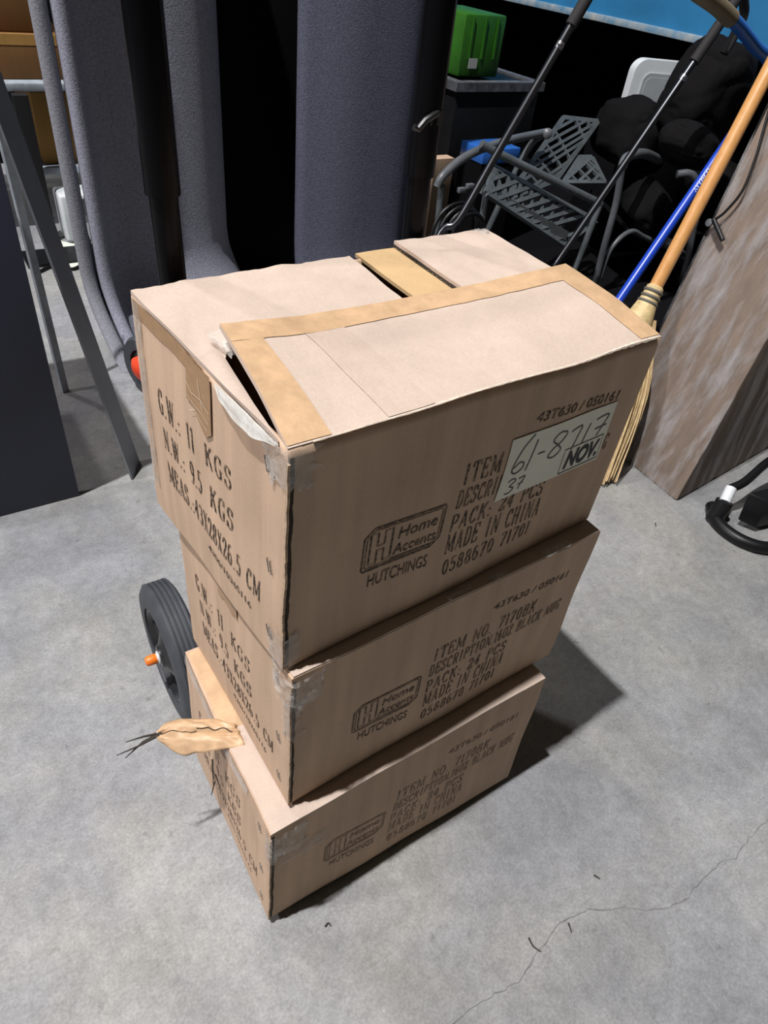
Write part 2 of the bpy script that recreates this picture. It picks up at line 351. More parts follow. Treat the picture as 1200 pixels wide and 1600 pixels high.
# ------------------------------------------------------------------ stroke alphabet for the serif carton print
def arc(cx, cy, rx, ry, a0, a1, n=9):
    return [(cx + rx*math.cos(math.radians(a0+(a1-a0)*i/n)), cy + ry*math.sin(math.radians(a0+(a1-a0)*i/n))) for i in range(n+1)]
def _g():
    G = {}
    S = lambda x, y, h=.17: [(x-h, y), (x+h, y)]
    def vs(x): return [[(x, 0), (x, 1)], S(x, 0), S(x, 1)]
    G['I'] = (.42, [*vs(.5)])
    G['1'] = (.30, [[(.5, 0), (.5, 1)], [(.5, 1), (.22, .84)], S(.5, 0, .2)])
    G['T'] = (.52, [[(.5, 0), (.5, 1)], S(.5, 0), [(.02, .78), (.06, 1), (.94, 1), (.98, .78)]])
    G['E'] = (.5, [[(.2, 0), (.2, 1)], [(.05, 1), (.9, 1), (.92, .8)], [(.05, 0), (.92, 0), (.95, .22)], [(.2, .52), (.65, .52)], [(.65, .42), (.65, .62)]])
    G['M'] = (.74, [['t', (.13, 0), (.13, 1)], [(.13, 1), (.49, .12)], ['t', (.49, .12), (.85, 1)], [(.86, 1), (.86, 0)], S(.14, 0, .12), S(.86, 0, .13), S(.1, 1, .09), S(.9, 1, .09)])
    G['N'] = (.60, [['t', (.15, 0), (.15, 1)], [(.15, 1), (.85, 0)], ['t', (.85, 0), (.85, 1)], S(.16, 0, .13), S(.84, 1, .14), S(.1, 1, .08)])
    G['O'] = (.54, [arc(.5, .5, .40, .5, 90, 450, 24)])
    G['0'] = (.46, [arc(.5, .5, .36, .5, 90, 450, 24)])
    G['D'] = (.56, [[(.2, 0), (.2, 1)], [(.05, 1)] + arc(.42, .5, .46, .5, 90, -90, 12) + [(.05, 0)]])
    G['P'] = (.5, [[(.2, 0), (.2, 1)], [(.05, 1)] + arc(.5, .74, .40, .26, 90, -90, 9) + [(.2, .48)], S(.2, 0)])
    G['R'] = (.54, [[(.2, 0), (.2, 1)], [(.05, 1)] + arc(.46, .75, .38, .25, 90, -90, 9) + [(.2, .5)], [(.52, .5), (.86, 0)], S(.2, 0, .14), [(.80, 0), (.98, 0)]])
    G['B'] = (.52, [[(.2, 0), (.2, 1)], [(.05, 1)] + arc(.46, .77, .34, .23, 90, -90, 9) + [(.2, .54)], [(.46, .54)] + arc(.46, .27, .42, .27, 90, -90, 9) + [(.05, 0)]])
    G['C'] = (.52, [arc(.54, .5, .42, .5, 55, 305, 16), [(.80, .72), (.80, 1)], [(.84, .05), (.86, .2)]])
    G['G'] = (.56, [arc(.52, .5, .42, .5, 55, 300, 16), [(.78, .72), (.78, .98)], [(.78, .02), (.78, .42)], S(.76, .42, .18)])
    G['S'] = (.48, [[(.84, .74)] + arc(.5, .76, .33, .24, 30, 250, 10) + [(.5, .51)] + arc(.5, .26, .37, .26, 70, -160, 11) + [(.12, .24)], [(.84, .72), (.84, .98)], [(.12, .02), (.12, .28)]])
    G['K'] = (.54, [[(.18, 0), (.18, 1)], [(.84, 1), (.2, .42)], [(.42, .6), (.88, 0)], S(.18, 0, .15), S(.18, 1, .15), S(.84, 1, .13), S(.86, 0, .13)])
    G['A'] = (.56, [['t', (.5, 1), (.12, 0)], [(.5, 1), (.86, 0)], [(.24, .32), (.74, .32)], S(.12, 0, .12), S(.86, 0, .14)])
    G['H'] = (.56, [[(.18, 0), (.18, 1)], [(.82, 0), (.82, 1)], [(.18, .5), (.82, .5)], S(.18, 0, .14), S(.18, 1, .14), S(.82, 0, .14), S(.82, 1, .14)])
    G['W'] = (.80, [[(.08, 1), (.30, 0)], ['t', (.30, 0), (.50, .95)], [(.50, .95), (.72, 0)], ['t', (.72, 0), (.92, 1)], S(.08, 1, .1), S(.5, .97, .09), S(.92, 1, .09)])
    G['X'] = (.46, [[(.12, 1), (.88, 0)], ['t', (.86, 1), (.14, 0)], S(.12, 1, .12), S(.86, 1, .12), S(.14, 0, .12), S(.88, 0, .12)])
    G['L'] = (.48, [[(.2, 0), (.2, 1)], [(.05, 0), (.9, 0), (.95, .25)], S(.2, 1)])
    G['U'] = (.54, [[(.18, 1), (.18, .3)] + arc(.49, .3, .31, .3, 180, 360, 10) + [(.80, 1)], S(.18, 1, .14), S(.8, 1, .13)])
    G['Z'] = (.48, [[(.1, .78), (.1, 1), (.86, 1)], [(.86, 1), (.1, 0)], [(.1, 0), (.88, 0), (.88, .22)]])
    G['2'] = (.46, [[(.14, .72)] + arc(.48, .74, .34, .26, 170, -20, 10) + [(.14, .0)], [(.14, 0), (.86, 0), (.88, .2)]])
    G['4'] = (.48, [[(.66, 0), (.66, 1)], [(.66, 1), (.06, .28)], [(.06, .28), (.94, .28)], S(.66, 0, .16)])
    G['3'] = (.46, [[(.16, .84)] + arc(.45, .76, .33, .24, 140, -80, 9) + [(.4, .53)], [(.4, .53)] + arc(.45, .27, .38, .27, 80, -150, 10)])
    G['5'] = (.46, [[(.86, 1), (.24, 1), (.2, .55)], [(.2, .55)] + arc(.46, .32, .38, .32, 120, -150, 11)])
    G['6'] = (.46, [arc(.5, .5, .38, .5, 60, 180, 8) + [(.12, .3)], arc(.49, .3, .36, .3, 90, 450, 18)])
    G['7'] = (.44, [[(.08, .86), (.10, 1), (.90, 1)], [(.90, 1), (.55, .45), (.36, 0)]])
    G['8'] = (.46, [arc(.5, .75, .31, .25, 90, 450, 16), arc(.5, .26, .37, .26, 90, 450, 18)])
    G['9'] = (.46, [arc(.5, .7, .36, .3, 90, 450, 18), [(.86, .7)] + arc(.48, .5, .38, .5, 0, -120, 8)])
    G['.'] = (.22, [[(.42, .0), (.42, .09)]])
    G[':'] = (.24, [[(.5, .0), (.5, .10)], [(.5, .42), (.5, .52)]])
    G['-'] = (.28, [[(.15, .42), (.85, .42)], [(.15, .45), (.85, .45)]])
    G[' '] = (.36, [])
    return G
GL = _g()
def stroke(pts, thin, thick):
    """polyline in plane -> list of quads (2-D points); vertical runs are drawn heavier"""
    P = [V((p[0], p[1])) for p in pts]; n = len(P)
    closed = n > 3 and (P[0] - P[-1]).length < 1e-6
    L = []; R_ = []
    for i in range(n):
        a = P[i-1] if i > 0 else (P[-2] if closed else None); b = P[i+1] if i < n-1 else (P[1] if closed else None)
        d = ((b if b is not None else P[i]) - (a if a is not None else P[i]))
        if d.length < 1e-9: d = V((1, 0))
        d.normalize(); wd = thin + (thick - thin) * abs(d.y) ** 1.5
        nrm = V((-d.y, d.x)) * wd * .5
        L.append(P[i] + nrm); R_.append(P[i] - nrm)
    return [(L[i], R_[i], R_[i+1], L[i+1]) for i in range(n-1)]
def serif_row(text, s0, h0, s1, h1, cap, thick=.108, thin=.046, sp=.14):
    quads = []; x = 0.0; glyphs = []
    for ch in text:
        wdt, st = GL[ch]; glyphs.append((x, wdt, st)); x += wdt + sp
    tot = x - sp; sx = math.hypot(s1-s0, h1-h0) / tot
    ux, uy = (s1-s0)/(tot*sx), (h1-h0)/(tot*sx)
    for gx, wdt, st in glyphs:
        for pl in st:
            tk = thick
            if pl and pl[0] == 't': pl = pl[1:]; tk = thin*1.25
            q = [((gx + p[0]*wdt) * sx, p[1] * cap) for p in pl]
            if len(q) > 2 and False: pass
            for quad_ in stroke(q, thin*cap, tk*cap*min(1.0, max(.7, sx/cap*1.1))):
                quads.append([(s0 + ux*p.x, h0 + uy*p.x + p.y) for p in quad_])
    return quads
_dg = None
def sans_row(text, s0, h0, s1, h1, cap, bold=0.0, shear=0.0):
    """built-in sans letters fitted between two baseline points -> list of polygons"""
    cu = bpy.data.curves.new('t', 'FONT'); cu.body = text; cu.size = 1.0; cu.offset = bold; cu.shear = shear; cu.resolution_u = 4
    ob = bpy.data.objects.new('t', cu); C.objects.link(ob)
    dg = bpy.context.evaluated_depsgraph_get(); me = bpy.data.meshes.new_from_object(ob.evaluated_get(dg))
    xs = [v.co.x for v in me.vertices]; x0, x1 = min(xs), max(xs); capu = 0.72
    polys = []
    for p in me.polygons:
        pl = []
        for i in p.vertices:
            c = me.vertices[i].co; f = (c.x - x0) / (x1 - x0)
            pl.append((s0 + (s1-s0)*f, h0 + (h1-h0)*f + c.y/capu*cap))
        polys.append(pl)
    bpy.data.objects.remove(ob); bpy.data.curves.remove(cu); bpy.data.meshes.remove(me)
    return polys
def line_row(pts, wd, closed=False):
    if closed: pts = list(pts) + [pts[0]]
    return [[tuple(p) for p in q] for q in stroke(pts, wd, wd)]

# ------------------------------------------------------------------ cartons
LW, DW, HW = 0.43, 0.28, 0.26        # printed sizes: face coordinates are in metres on these
class Carton:
    def __init__(s, co, seed, amp=0.0035, bulge=(0.0015, 0.002)):
        s.c = {k: V(v) for k, v in co.items()}; s.seed = seed; s.amp = amp; s.bulge = bulge
    def raw(s, a, b, c):
        p = V((0, 0, 0))
        for i in (0, 1):
            for j in (0, 1):
                for k in (0, 1):
                    p += s.c[(i, j, k)] * ((a if i else 1-a) * (b if j else 1-b) * (c if k else 1-c))
        return p
    def pos(s, a, b, c):
        p = s.raw(a, b, c)
        ea, eb, ec = 4*a*(1-a), 4*b*(1-b), 4*c*(1-c)
        n1 = s.amp * nz(a*LW, b*DW, c*HW, 9, s.seed)
        n2 = s.amp * nz(a*LW, b*DW, c*HW, 11, s.seed+31)
        q = V((0, 0, 0))
        q.y += (-(1-b) + b) * s.bulge[0] * ea * ec * (1 - eb) + n1 * .55
        q.x += (-(1-a) + a) * s.bulge[1] * eb * ec * (1 - ea) + n2 * .55
        q.z += s.amp * .35 * nz(a*LW, b*DW, c*HW, 14, s.seed+60) * (1 if c > .5 else .3)
        return p + q
    def front(s, x, h, off=0.0):
        p = s.pos(x/LW, 0, h/HW); return p + V((0, -off, 0)) + V((-.06*off, 0, 0))
    def left(s, x, h, off=0.0):     # x measured from the rear edge forward
        p = s.pos(0, 1 - x/DW, h/HW); return p + V((-off, 0, 0))
    def top(s, x, y, off=0.0):
        return s.pos(x/LW, y/DW, 1) + V((0, 0, off))
    def corner(s, wv, h, off):      # unfolded round the front-left edge
        if wv < 0: return s.left(DW + wv, h, off)
        return s.front(wv, h, off) if wv > 0 else s.front(0, h, 0) + V((-off*.7, -off*.7, 0))
    def shell(s, parent, open_top=False):
        bm = NB()
        def grid(fn, n, m):
            g = [[bm.verts.new(fn(i/n, j/m)) for j in range(m+1)] for i in range(n+1)]
            for i in range(n):
                for j in range(m): bm.faces.new((g[i][j], g[i+1][j], g[i+1][j+1], g[i][j+1]))
        grid(lambda u, v: s.pos(u, 0, v), 36, 22); grid(lambda u, v: s.pos(u, 1, v), 36, 22)
        grid(lambda u, v: s.pos(0, u, v), 24, 22); grid(lambda u, v: s.pos(1, u, v), 24, 22)
        grid(lambda u, v: s.pos(u, v, 0), 36, 24)
        if not open_top: grid(lambda u, v: s.pos(u, v, 1), 36, 24)
        bmesh.ops.remove_doubles(bm, verts=bm.verts, dist=0.0002)
        bmesh.ops.recalc_face_normals(bm, faces=bm.faces)
        o = obj('box_shell', bm, M['card'], parent)
        if open_top:
            sm = o.modifiers.new('thickness', 'SOLIDIFY'); sm.thickness = 0.004; sm.offset = -1
        return o
    def decal(s, name, polys, where, off, m, parent, label=None):
        bm = NB(); f = getattr(s, where)
        for pl in polys:
            vs = [bm.verts.new(f(p[0], p[1], off)) for p in pl]
            try: bm.faces.new(vs)
            except ValueError: pass
        return obj(name, bm, m, parent, smooth=False, label=label)
    def patch(s, name, fn, nu, nv, m, parent, th=0.0, label=None):
        bm = NB(); g = [[bm.verts.new(fn(i/nu, j/nv)) for j in range(nv+1)] for i in range(nu+1)]
        for i in range(nu):
            for j in range(nv): bm.faces.new((g[i][j], g[i+1][j], g[i+1][j+1], g[i][j+1]))
        bmesh.ops.recalc_face_normals(bm, faces=bm.faces)
        o = obj(name, bm, m, parent, label=label)
        if th:
            sm = o.modifiers.new('thickness', 'SOLIDIFY'); sm.thickness = th; sm.offset = 0
        return o

CO = {
 0: {(0,0,0):(-.0018,-.0007,.010),(0,0,1):(.0015,-.0024,.2639),(0,1,0):(.0001,.2803,.012),(0,1,1):(.0063,.284,.2660),
     (1,0,0):(.4277,-.0041,.0085),(1,0,1):(.4319,.0056,.2690),(1,1,0):(.4301,.2803,.012),(1,1,1):(.4318,.2803,.2663)},
 1: {(0,0,0):(.0338,.0178,.2715),(0,0,1):(.0334,.0152,.519),(0,1,0):(.0237,.2954,.2735),(0,1,1):(.0237,.2965,.5206),
     (1,0,0):(.462,.0321,.2745),(1,0,1):(.4619,.0323,.5195),(1,1,0):(.4517,.3122,.2735),(1,1,1):(.4534,.3122,.5206)},
 2: {(0,0,0):(.0285,.0255,.5235),(0,0,1):(.0319,.0241,.7756),(0,1,0):(.0053,.3026,.5245),(0,1,1):(.0086,.3065,.7738),
     (1,0,0):(.4589,.0529,.5245),(1,0,1):(.4568,.0493,.7712),(1,1,0):(.4403,.331,.5245),(1,1,1):(.4535,.3227,.7752)}}
LBL = ['tan carton lowest on the hand truck, torn brown tape hanging off its left side',
       'tan carton sandwiched in the middle of the stack, its front print fully uncovered',
       'tan carton topmost of the stack, with open flaps and a white paper label']
def rrect(x0, y0, x1, y1, cut, skew=0.0):
    pts = [(x0+cut, y1), (x1-cut*.2, y1), (x1, y1-cut*.2), (x1, y0+cut), (x1-cut, y0), (x0+cut*.2, y0), (x0, y0+cut*.2), (x0, y1-cut)]
    return [(p[0], p[1] + skew*(p[0]-x0)) for p in pts]
def front_print(ct, root, ink, covered=False):
    for args in (('ITEM NO. 7170BK', .184, .1575, .3480, .1545, .0232), ('DESCRIPTION.16OZ BLACK MUG', .1840, .1275, .4040, .1255, .0222),
                 ('PACK: 24 PCS', .184, .0960, .3130, .0935, .0222), ('MADE IN CHINA', .184, .0640, .3178, .0600, .0270), ('0588670 71701', .186, .0312, .3114, .0325, .0212)):
        ct.decal('printed_lettering', serif_row(*args), 'front', .0006, ink, root)
    ct.decal('printed_code', sans_row('43T630 / 050161', .2655, .2040, .3934, .1950, .0118, .006, .12), 'front', .0006, ink, root)
    lg = []
    sk = -.045
    lg += line_row(rrect(.0800, .0910, .1716, .1440, .010, sk), .0018, True)
    lg += line_row(rrect(.0832, .0942, .1684, .1408, .0085, sk), .0011, True)
    # block H drawn as nested outlines
    hx, hy, hw, hh = .0872, .0975, .0240, .0385
    def Hs(x, y, w_, h_, b):
        m1, m2 = y + h_*.5 - b*.35, y + h_*.5 + b*.35
        return [(x, y), (x+b, y), (x+b, m1), (x+w_-b, m1), (x+w_-b, y), (x+w_, y), (x+w_, y+h_), (x+w_-b, y+h_), (x+w_-b, m2), (x+b, m2), (x+b, y+h_), (x, y+h_)]
    lg += line_row(Hs(hx, hy, hw, hh, .0082), .0019, True)
    lg += sans_row('Home', .1180, .1185, .1640, .1165, .0150, .004, .15)
    lg += sans_row('Accents', .1142, .0985, .1655, .0960, .0140, .004, .15)
    lg += line_row([(.1125, .0945), (.166, .0915)], .0010)
    lg += sans_row('HUTCHINGS', .0895, .0665, .1606, .0590, .0175, .002)
    ct.decal('printed_logo', lg, 'front', .0006, ink, root)
def left_print(ct, root, ink):
    for row in ((('G.W.:', .0450, .1560, .0930, .1550, .0290), ('11', .1085, .1545, .1230, .1540, .0290), ('KGS', .1450, .1590, .1926, .1595, .0235)),
                (('N.W.:', .0490, .1140, .0960, .1130, .0250), ('9.5', .1085, .1120, .1330, .1120, .0260), ('KGS', .1500, .1120, .1935, .1115, .0250)),
                (('MEAS.:43X28X26.5 CM', .0510, .0705, .2428, .0615, .0265),)):
        for args in row: ct.decal('printed_lettering', serif_row(*args), 'left', .0006, ink, root)
    ct.decal('printed_code', sans_row('4306/1036S116', .1378, .0418, .2255, .0335, .0095, .006), 'left', .0006, ink, root)
def staples(ct, root, spots):
    for x, h in spots:
        for d in (0, .0045):
            bm = NB()
            a, b = ct.left(x + d, h + .006, .0012), ct.left(x + d + .004, h - .007, .0012)
            tube(bm, [ct.left(x+d, h+.0062, -.001), a, (a+b)/2, b, ct.left(x+d+.004, h-.0072, -.001)], .00045, 6)
            obj('staple', bm, M['staple'], root)
def corner_lip(ct, root, h0, h1, seed):
    """raw edge of the side panel standing proud of the front-left corner"""
    bm = NB()
    n = 60
    T = []
    for i in range(n+1):
        h = h0 + (h1-h0)*i/n
        p = ct.pos(0, 0, h/HW)
        d = .0022 + .0018 * nz(h, seed, 0, 45) + .0012 * nz(h, seed, 3, 170)
        T.append((bm.verts.new(p + V((-.0006, .002, 0))), bm.verts.new(p + V((-.0012, -d, 0))), bm.verts.new(p + V((.0010, -d*.95, 0))), bm.verts.new(p + V((.0012, .002, 0)))))
    for i in range(n):
        for k in range(4): bm.faces.new((T[i][k], T[i][(k+1) % 4], T[i+1][(k+1) % 4], T[i+1][k]))
    bm.faces.new(T[0][::-1]); bm.faces.new(T[-1])
    bmesh.ops.recalc_face_normals(bm, faces=bm.faces)
    obj('panel_edge', bm, [M['card_edge']], root)
def seam(ct, root, h0, h1, seed):
    bm = NB(); prev = None
    for i in range(81):
        h = h0 + (h1-h0)*i/80
        a_ = .0009; b_ = .0052 + .0016*nz(h, seed, 9, 40) + .0009*nz(h, seed, 2, 150)
        cur = (bm.verts.new(ct.front(a_, h, .0007)), bm.verts.new(ct.front(b_, h, .0005)))
        if prev: bm.faces.new((prev[0], prev[1], cur[1], cur[0]))
        prev = cur
    obj('open_seam', bm, M['seam'], root, smooth=False, label='dark open seam at the front corner')
def wrap_corner(ct, root, w0, w1, h0, h1, seed, m=None, rag=.018, lift=.0016):
    """torn bit of clear tape folded round the front-left corner"""
    def fn(u, v):
        wv = w0 + (w1-w0)*u; h = h0 + (h1-h0)*v
        if u in (0.0, 1.0): wv += rag * nz(u*3, v, seed, 6) * (1 if u else 1)
        if v in (0.0, 1.0): h += rag * nz(u, v*3, seed+9, 7)
        off = .0011 + lift * (0.5 + 0.5*nz(u, v, seed, 9)) * (4*u*(1-u))**.5
        h = min(h, HW*.999)
        return ct.corner(wv, h, off)
    return ct.patch('clear_tape', fn, 22, 14, m or M['clear'], root, label='crumpled clear tape')
def slab_flap(name, fn, root, nu=24, nv=12, th=.0038, m=None):
    bm = NB()
    def f2(u, v):
        p = fn(u, v); e = .004
        du = fn(min(u+e, 1), v) - fn(max(u-e, 0), v); dv = fn(u, min(v+e, 1)) - fn(u, max(v-e, 0))
        return p, du.cross(dv).normalized()
    slab(bm, f2, nu, nv, th)
    return obj(name, bm, m or M['card_top'], root)

boxes = {}
for b in (0, 1, 2):
    root = thing('cardboard_box', LBL[b], 'box', tuple(CO[b][(0,0,0)]), 'cartons stacked on the hand truck')
    ct = Carton(CO[b], 3.1 + 7.7*b, amp=.0040 if b else .0034); boxes[b] = (ct, root)
    ct.shell(root, open_top=(b == 2))
    ink = M['ink'] if b else M['ink2']
    front_print(ct, root, ink); left_print(ct, root, ink)
    corner_lip(ct, root, .004, .248, b*3.3); seam(ct, root, .003, .252, b*5.1)
    staples(ct, root, [(.2490, .2290), (.2530, .1230), (.2540, .035)])

# --- topmost carton: flaps, tape, label
ct, root = boxes[2]
TFL, TFR, TBL, TBR = (V(CO[2][k]) for k in ((0,0,1),(1,0,1),(0,1,1),(1,1,1)))
def lerp(a, b, t): return a + (b - a) * t
def ff(u, v):      # front flap: u along hinge, v to the free edge
    h = ct.pos(u, 0, 1) + V((0, 0, .0012))
    pts = [V((.0470, .182, .7945)), V((.125, .187, .7870)), V((.216, .1915, .7840)), V((.330, .1885, .788)), V((.4375, .1790, .7990))]
    k = min(u*4, 3.9999); i = int(k); e = lerp(pts[i], pts[i+1], k - i)
    p = lerp(h, e, v)
    p.z += (.0030 * (0.4 + .6*u) + .0045*max(0, 1-u*6)) * math.sin(v*PI) + .0011 * nz(u*3, v*2, 0, 2.1, 4.4)
    p.y += .0010 * nz(u*60, 0, 0, 1, 2) * (v > .99)
    return p
slab_flap('flap', ff, root, 40, 18)
def fn_rl(u, v):   # rear flap, left piece
    h = lerp(ct.pos(0, 1, 1), ct.pos(.241/.43*1.0 - .02, 1, 1), u)
    ep = [(0, V((.0300, .036, .7738))), (.05, V((.0335, .085, .7738))), (.135, V((.0425, .166, .7735))), (1, V((.2425, .170, .7745)))]
    for (ua, pa), (ub, pb) in zip(ep, ep[1:]):
        if u <= ub + 1e-9: e = lerp(pa, pb, (u-ua)/(ub-ua)); break
    p = lerp(h, e, v); p.z += .0012 + .0022*nz(u*3, v*2, 0, 2.0, 8.8) + (.004 * max(0, 1 - abs(u-.64)/.1) * max(0, 1 - v*6))
    p.y += .0035 * max(0, nz(u*30, 0, 0, 1, 5)) * (v < .01)
    return p
slab_flap('flap', fn_rl, root, 40, 16)
def fn_rr(u, v):   # rear flap, right piece, cut and lifted
    h = lerp(V((.3150, .3290, .7800)), V((.4550, .3325, .7790)), u)
    e = lerp(V((.3150, .168, .7790)), V((.4480, .168, .7790)), u)
    p = lerp(h, e, v); p.z += .0015*nz(u*3, v*2, 0, 2.0, 1.8); return p
slab_flap('flap', fn_rr, root, 20, 16)
bm = NB()          # corrugated cut edge of that flap
for k, zz in enumerate((-.0009, -.0031)):
    pts = [fn_rr(0, t/60) + V((-.0006, 0, zz + .0007*math.sin(t*2.1) + .0004*nz(t, k, 0, .9))) for t in range(0, 50)]
    tube(bm, pts, .00055, 5)
obj('flute_line', bm, M['twig'], root, label='dark corrugation line on the cut flap edge')
slab_flap('inner_flap', lambda u, v: lerp(lerp(V((.2620, .325, .7735)), V((.448, .330, .7735)), u), lerp(V((.2640, .060, .7695)), V((.452, .060, .7675)), u), v) + V((0, 0, -.0005 + .0010*nz(u, v, 0, 3))), root, 16, 16, m=M['card_in'])
def on_ff(name, u0, u1, v0, v1, m, rag=0.0, label=None):
    def fn(u, v):
        uu, vv = u0 + (u1-u0)*u, v0 + (v1-v0)*v
        if v == 0.0: vv += rag * nz(u*20, 0, 0, 1, 3)
        return ff(min(uu, 1), min(vv, 1)) + V((0, 0, .0007))
    return ct.patch(name, fn, 40, 8, m, root, label=label)
on_ff('tape_strip', .0, 1.0, .805, 1.0, M['tape_lt'], .01)
on_ff('tape_strip', .0, .085, .01, .803, M['tape_lt'])
on_ff('tape_strip', .935, 1.0, .02, .803, M['tape_lt'])
bm = NB(); prev = None      # frayed pale fibres along the front top edge
for i in range(161):
    x = .02 + .405*i/160; k = (.25 + .9*max(0, (x-.27)/.16)) ; d0 = .0035*k*(.35 + abs(nz(x*90, 1, 0))*1.3) ; d1 = .003*k*(.3 + abs(nz(x*110, 7, 0))*1.2)
    cur = (bm.verts.new(ct.front(x, HW, .0009) + V((0, -.0005, .0020 - d0))), bm.verts.new(ct.front(x, HW, .0007) + V((0, 0, .0022))), bm.verts.new(ff(x/LW, 0) + V((0, d1, .0009))))
    if prev:
        for q in (0, 1): bm.faces.new((prev[q], prev[q+1], cur[q+1], cur[q]))
    prev = cur
obj('worn_edge', bm, mat('bare_paper_fibre', (.66, .55, .45), .9, var=.25, vscale=160), root, label='pale frayed fold edge')
def rtab(u, v): return V((.432 + .026*u, .318 + .020*v, .7800 + .006*math.sin(u*PI)*math.sin(v*PI) + .004*nz(u*2, v*2, 6, 1.5)))
ct.patch('clear_tape', rtab, 8, 8, M['clear'], root, label='crumpled clear tape')
M['mark'] = cardboard('rubbed_band', (0.497, 0.397, 0.327), 0.03)
on_ff('rubbed_band', .205, .315, .01, .803, M['mark'], label='slightly darker rubbed band')
ct.patch('rubbed_band', lambda u, v: fn_rl(.50 + .20*u, .06 + .84*v) + V((0, 0, .0006)), 14, 12, M['mark'], root, label='slightly darker rubbed band')
# clear tape tab standing off the flap's left rear corner
def tab(u, v):
    a, b_, c, d = V((.0360, .184, .7870)), V((.062, .183, .7925)), V((.0420, .147, .7820)), V((.0500, .152, .7890))
    p = lerp(lerp(a, b_, u), lerp(c, d, u), v); p.z += .004*nz(u*2, v*2, 1, 2.3); p.x += .003*nz(u, v, 5, 3); return p
ct.patch('clear_tape', tab, 10, 10, M['clear'], root, label='crumpled clear tape')
# tape on the left side
def lpatch(name, x0, x1, htop, hbot, m, off=.0009, wob=.0, label=None):
    def fn(u, v):
        x = x0 + (x1-x0)*u; h = htop(u)*(1-v) + hbot(u)*v
        return ct.left(x, min(h, HW), off + wob*abs(nz(x*30, h*30, 0)))
    ct.patch(name, fn, 24, 10, m, root, label=label)
lpatch('tape_strip', .004, .150, lambda u: .2596, lambda u: .2430 + .002*nz(u*4, 0, 0), M['tape'])
lpatch('tape_strip', .117, .163, lambda u: .2590, lambda u: .2130 - .0200*max(0, 1 - abs(u-.78)/.55), M['tape'], .0016, .0006, 'wrinkled brown tape tail')
bm = NB()
for pl in ([(.118, .232), (.130, .226), (.147, .228), (.161, .222)], [(.119, .219), (.134, .216), (.150, .215), (.160, .211)], [(.124, .205), (.135, .212), (.147, .206), (.158, .203)], [(.142, .246), (.145, .232), (.150, .220)]):
    for i in range(len(pl)-1):
        for q in stroke(pl[i:i+2], .0007, .0007): 
            bm.faces.new([bm.verts.new(ct.left(p.x, p.y, .0026)) for p in q])
obj('tape_crease', bm, mat('pale_tape_crease', (.72, .60, .45), .4), root, smooth=False)
def curl(u, v):   # loose clear tape curling off the top left edge
    x = .172 + .098*u
    wd = (.0080 + .005*nz(u*5, 0, 3)) * (4*u*(1-u))**.6 + .0015
    p = ct.left(min(x, .2795), .2592 - wd*v*1.0, .0015 + .007*v*(4*u*(1-u))**.8 + .001*nz(u*5, v*3, 1))
    return p
ct.patch('clear_tape', curl, 28, 8, film('milky_clear_tape', (.60, .61, .58), (.55, .92), .2, 40), root, label='milky clear tape curling off the top edge')
lpatch('clear_tape', .003, .020, lambda u: .2595, lambda u: .040, M['clear'], .0012, .001)
wrap_corner(ct, root, -.030, .022, .222, .2600, 2.0, lift=.002)
wrap_corner(ct, root, -.022, .016, .003, .048, 6.0)
# paper label over the print
lab = ct.decal('paper_label', [[(.2373 + (.3935-.2373)*(i+di)/16 + .0018*((j+dj)/8), .1138 + (.1925-.1138)*(j+dj)/8) for di, dj in ((0,0),(1,0),(1,1),(0,1))] for i in range(16) for j in range(8)], 'front', .0011, M['label'], root, label='white paper label with handwriting and a month stamp')
hw = []
def hand(pts, wd=.0019):
    global hw
    sp = smooth_path([V((p[0], p[1], 0)) for p in pts], 6); hw += line_row([(p.x, p.y) for p in sp], wd)
def hl(x, y): return (.2373 + x*.158, .1138 + y*.079)
hand([hl(.205, .97), hl(.13, .80), hl(.085, .60), hl(.075, .46), hl(.115, .40), hl(.165, .45), hl(.17, .53), hl(.13, .57), hl(.085, .50)])
hand([hl(.245, .86), hl(.225, .60), hl(.205, .38)])
hand([hl(.285, .60), hl(.35, .60)])
hand([hl(.53, .80), hl(.46, .83), hl(.41, .73), hl(.47, .62), hl(.51, .52), hl(.46, .43), hl(.40, .47), hl(.43, .58), hl(.50, .67), hl(.535, .78)])
hand([hl(.575, .76), hl(.62, .79), hl(.675, .79), hl(.655, .62), hl(.63, .42)])
hand([hl(.765, .78), hl(.74, .60), hl(.725, .45)])
hand([hl(.82, .80), hl(.88, .83), hl(.945, .82), hl(.91, .66), hl(.87, .50)]); hand([hl(.83, .64), hl(.95, .66)])
hand([hl(.075, .28), hl(.115, .31), hl(.145, .26), hl(.10, .19), hl(.14, .14), hl(.11, .07), hl(.07, .08)], .0016); hand([hl(.17, .27), hl(.225, .28), hl(.205, .18), hl(.19, .08)], .0016); hand([hl(.175, .17), hl(.225, .18)], .0014)
ct.decal('handwriting', hw, 'front', .0015, M['pen'], lab)
st = line_row([(.3285, .1165), (.3905, .1180), (.3890, .1515), (.3275, .1500)], .0014, True)
st += sans_row('NOV.', .3335, .1222, .3868, .1232, .0230, .045, .15)
ct.decal('month_stamp', st, 'front', .0015, M['stampink'], lab)

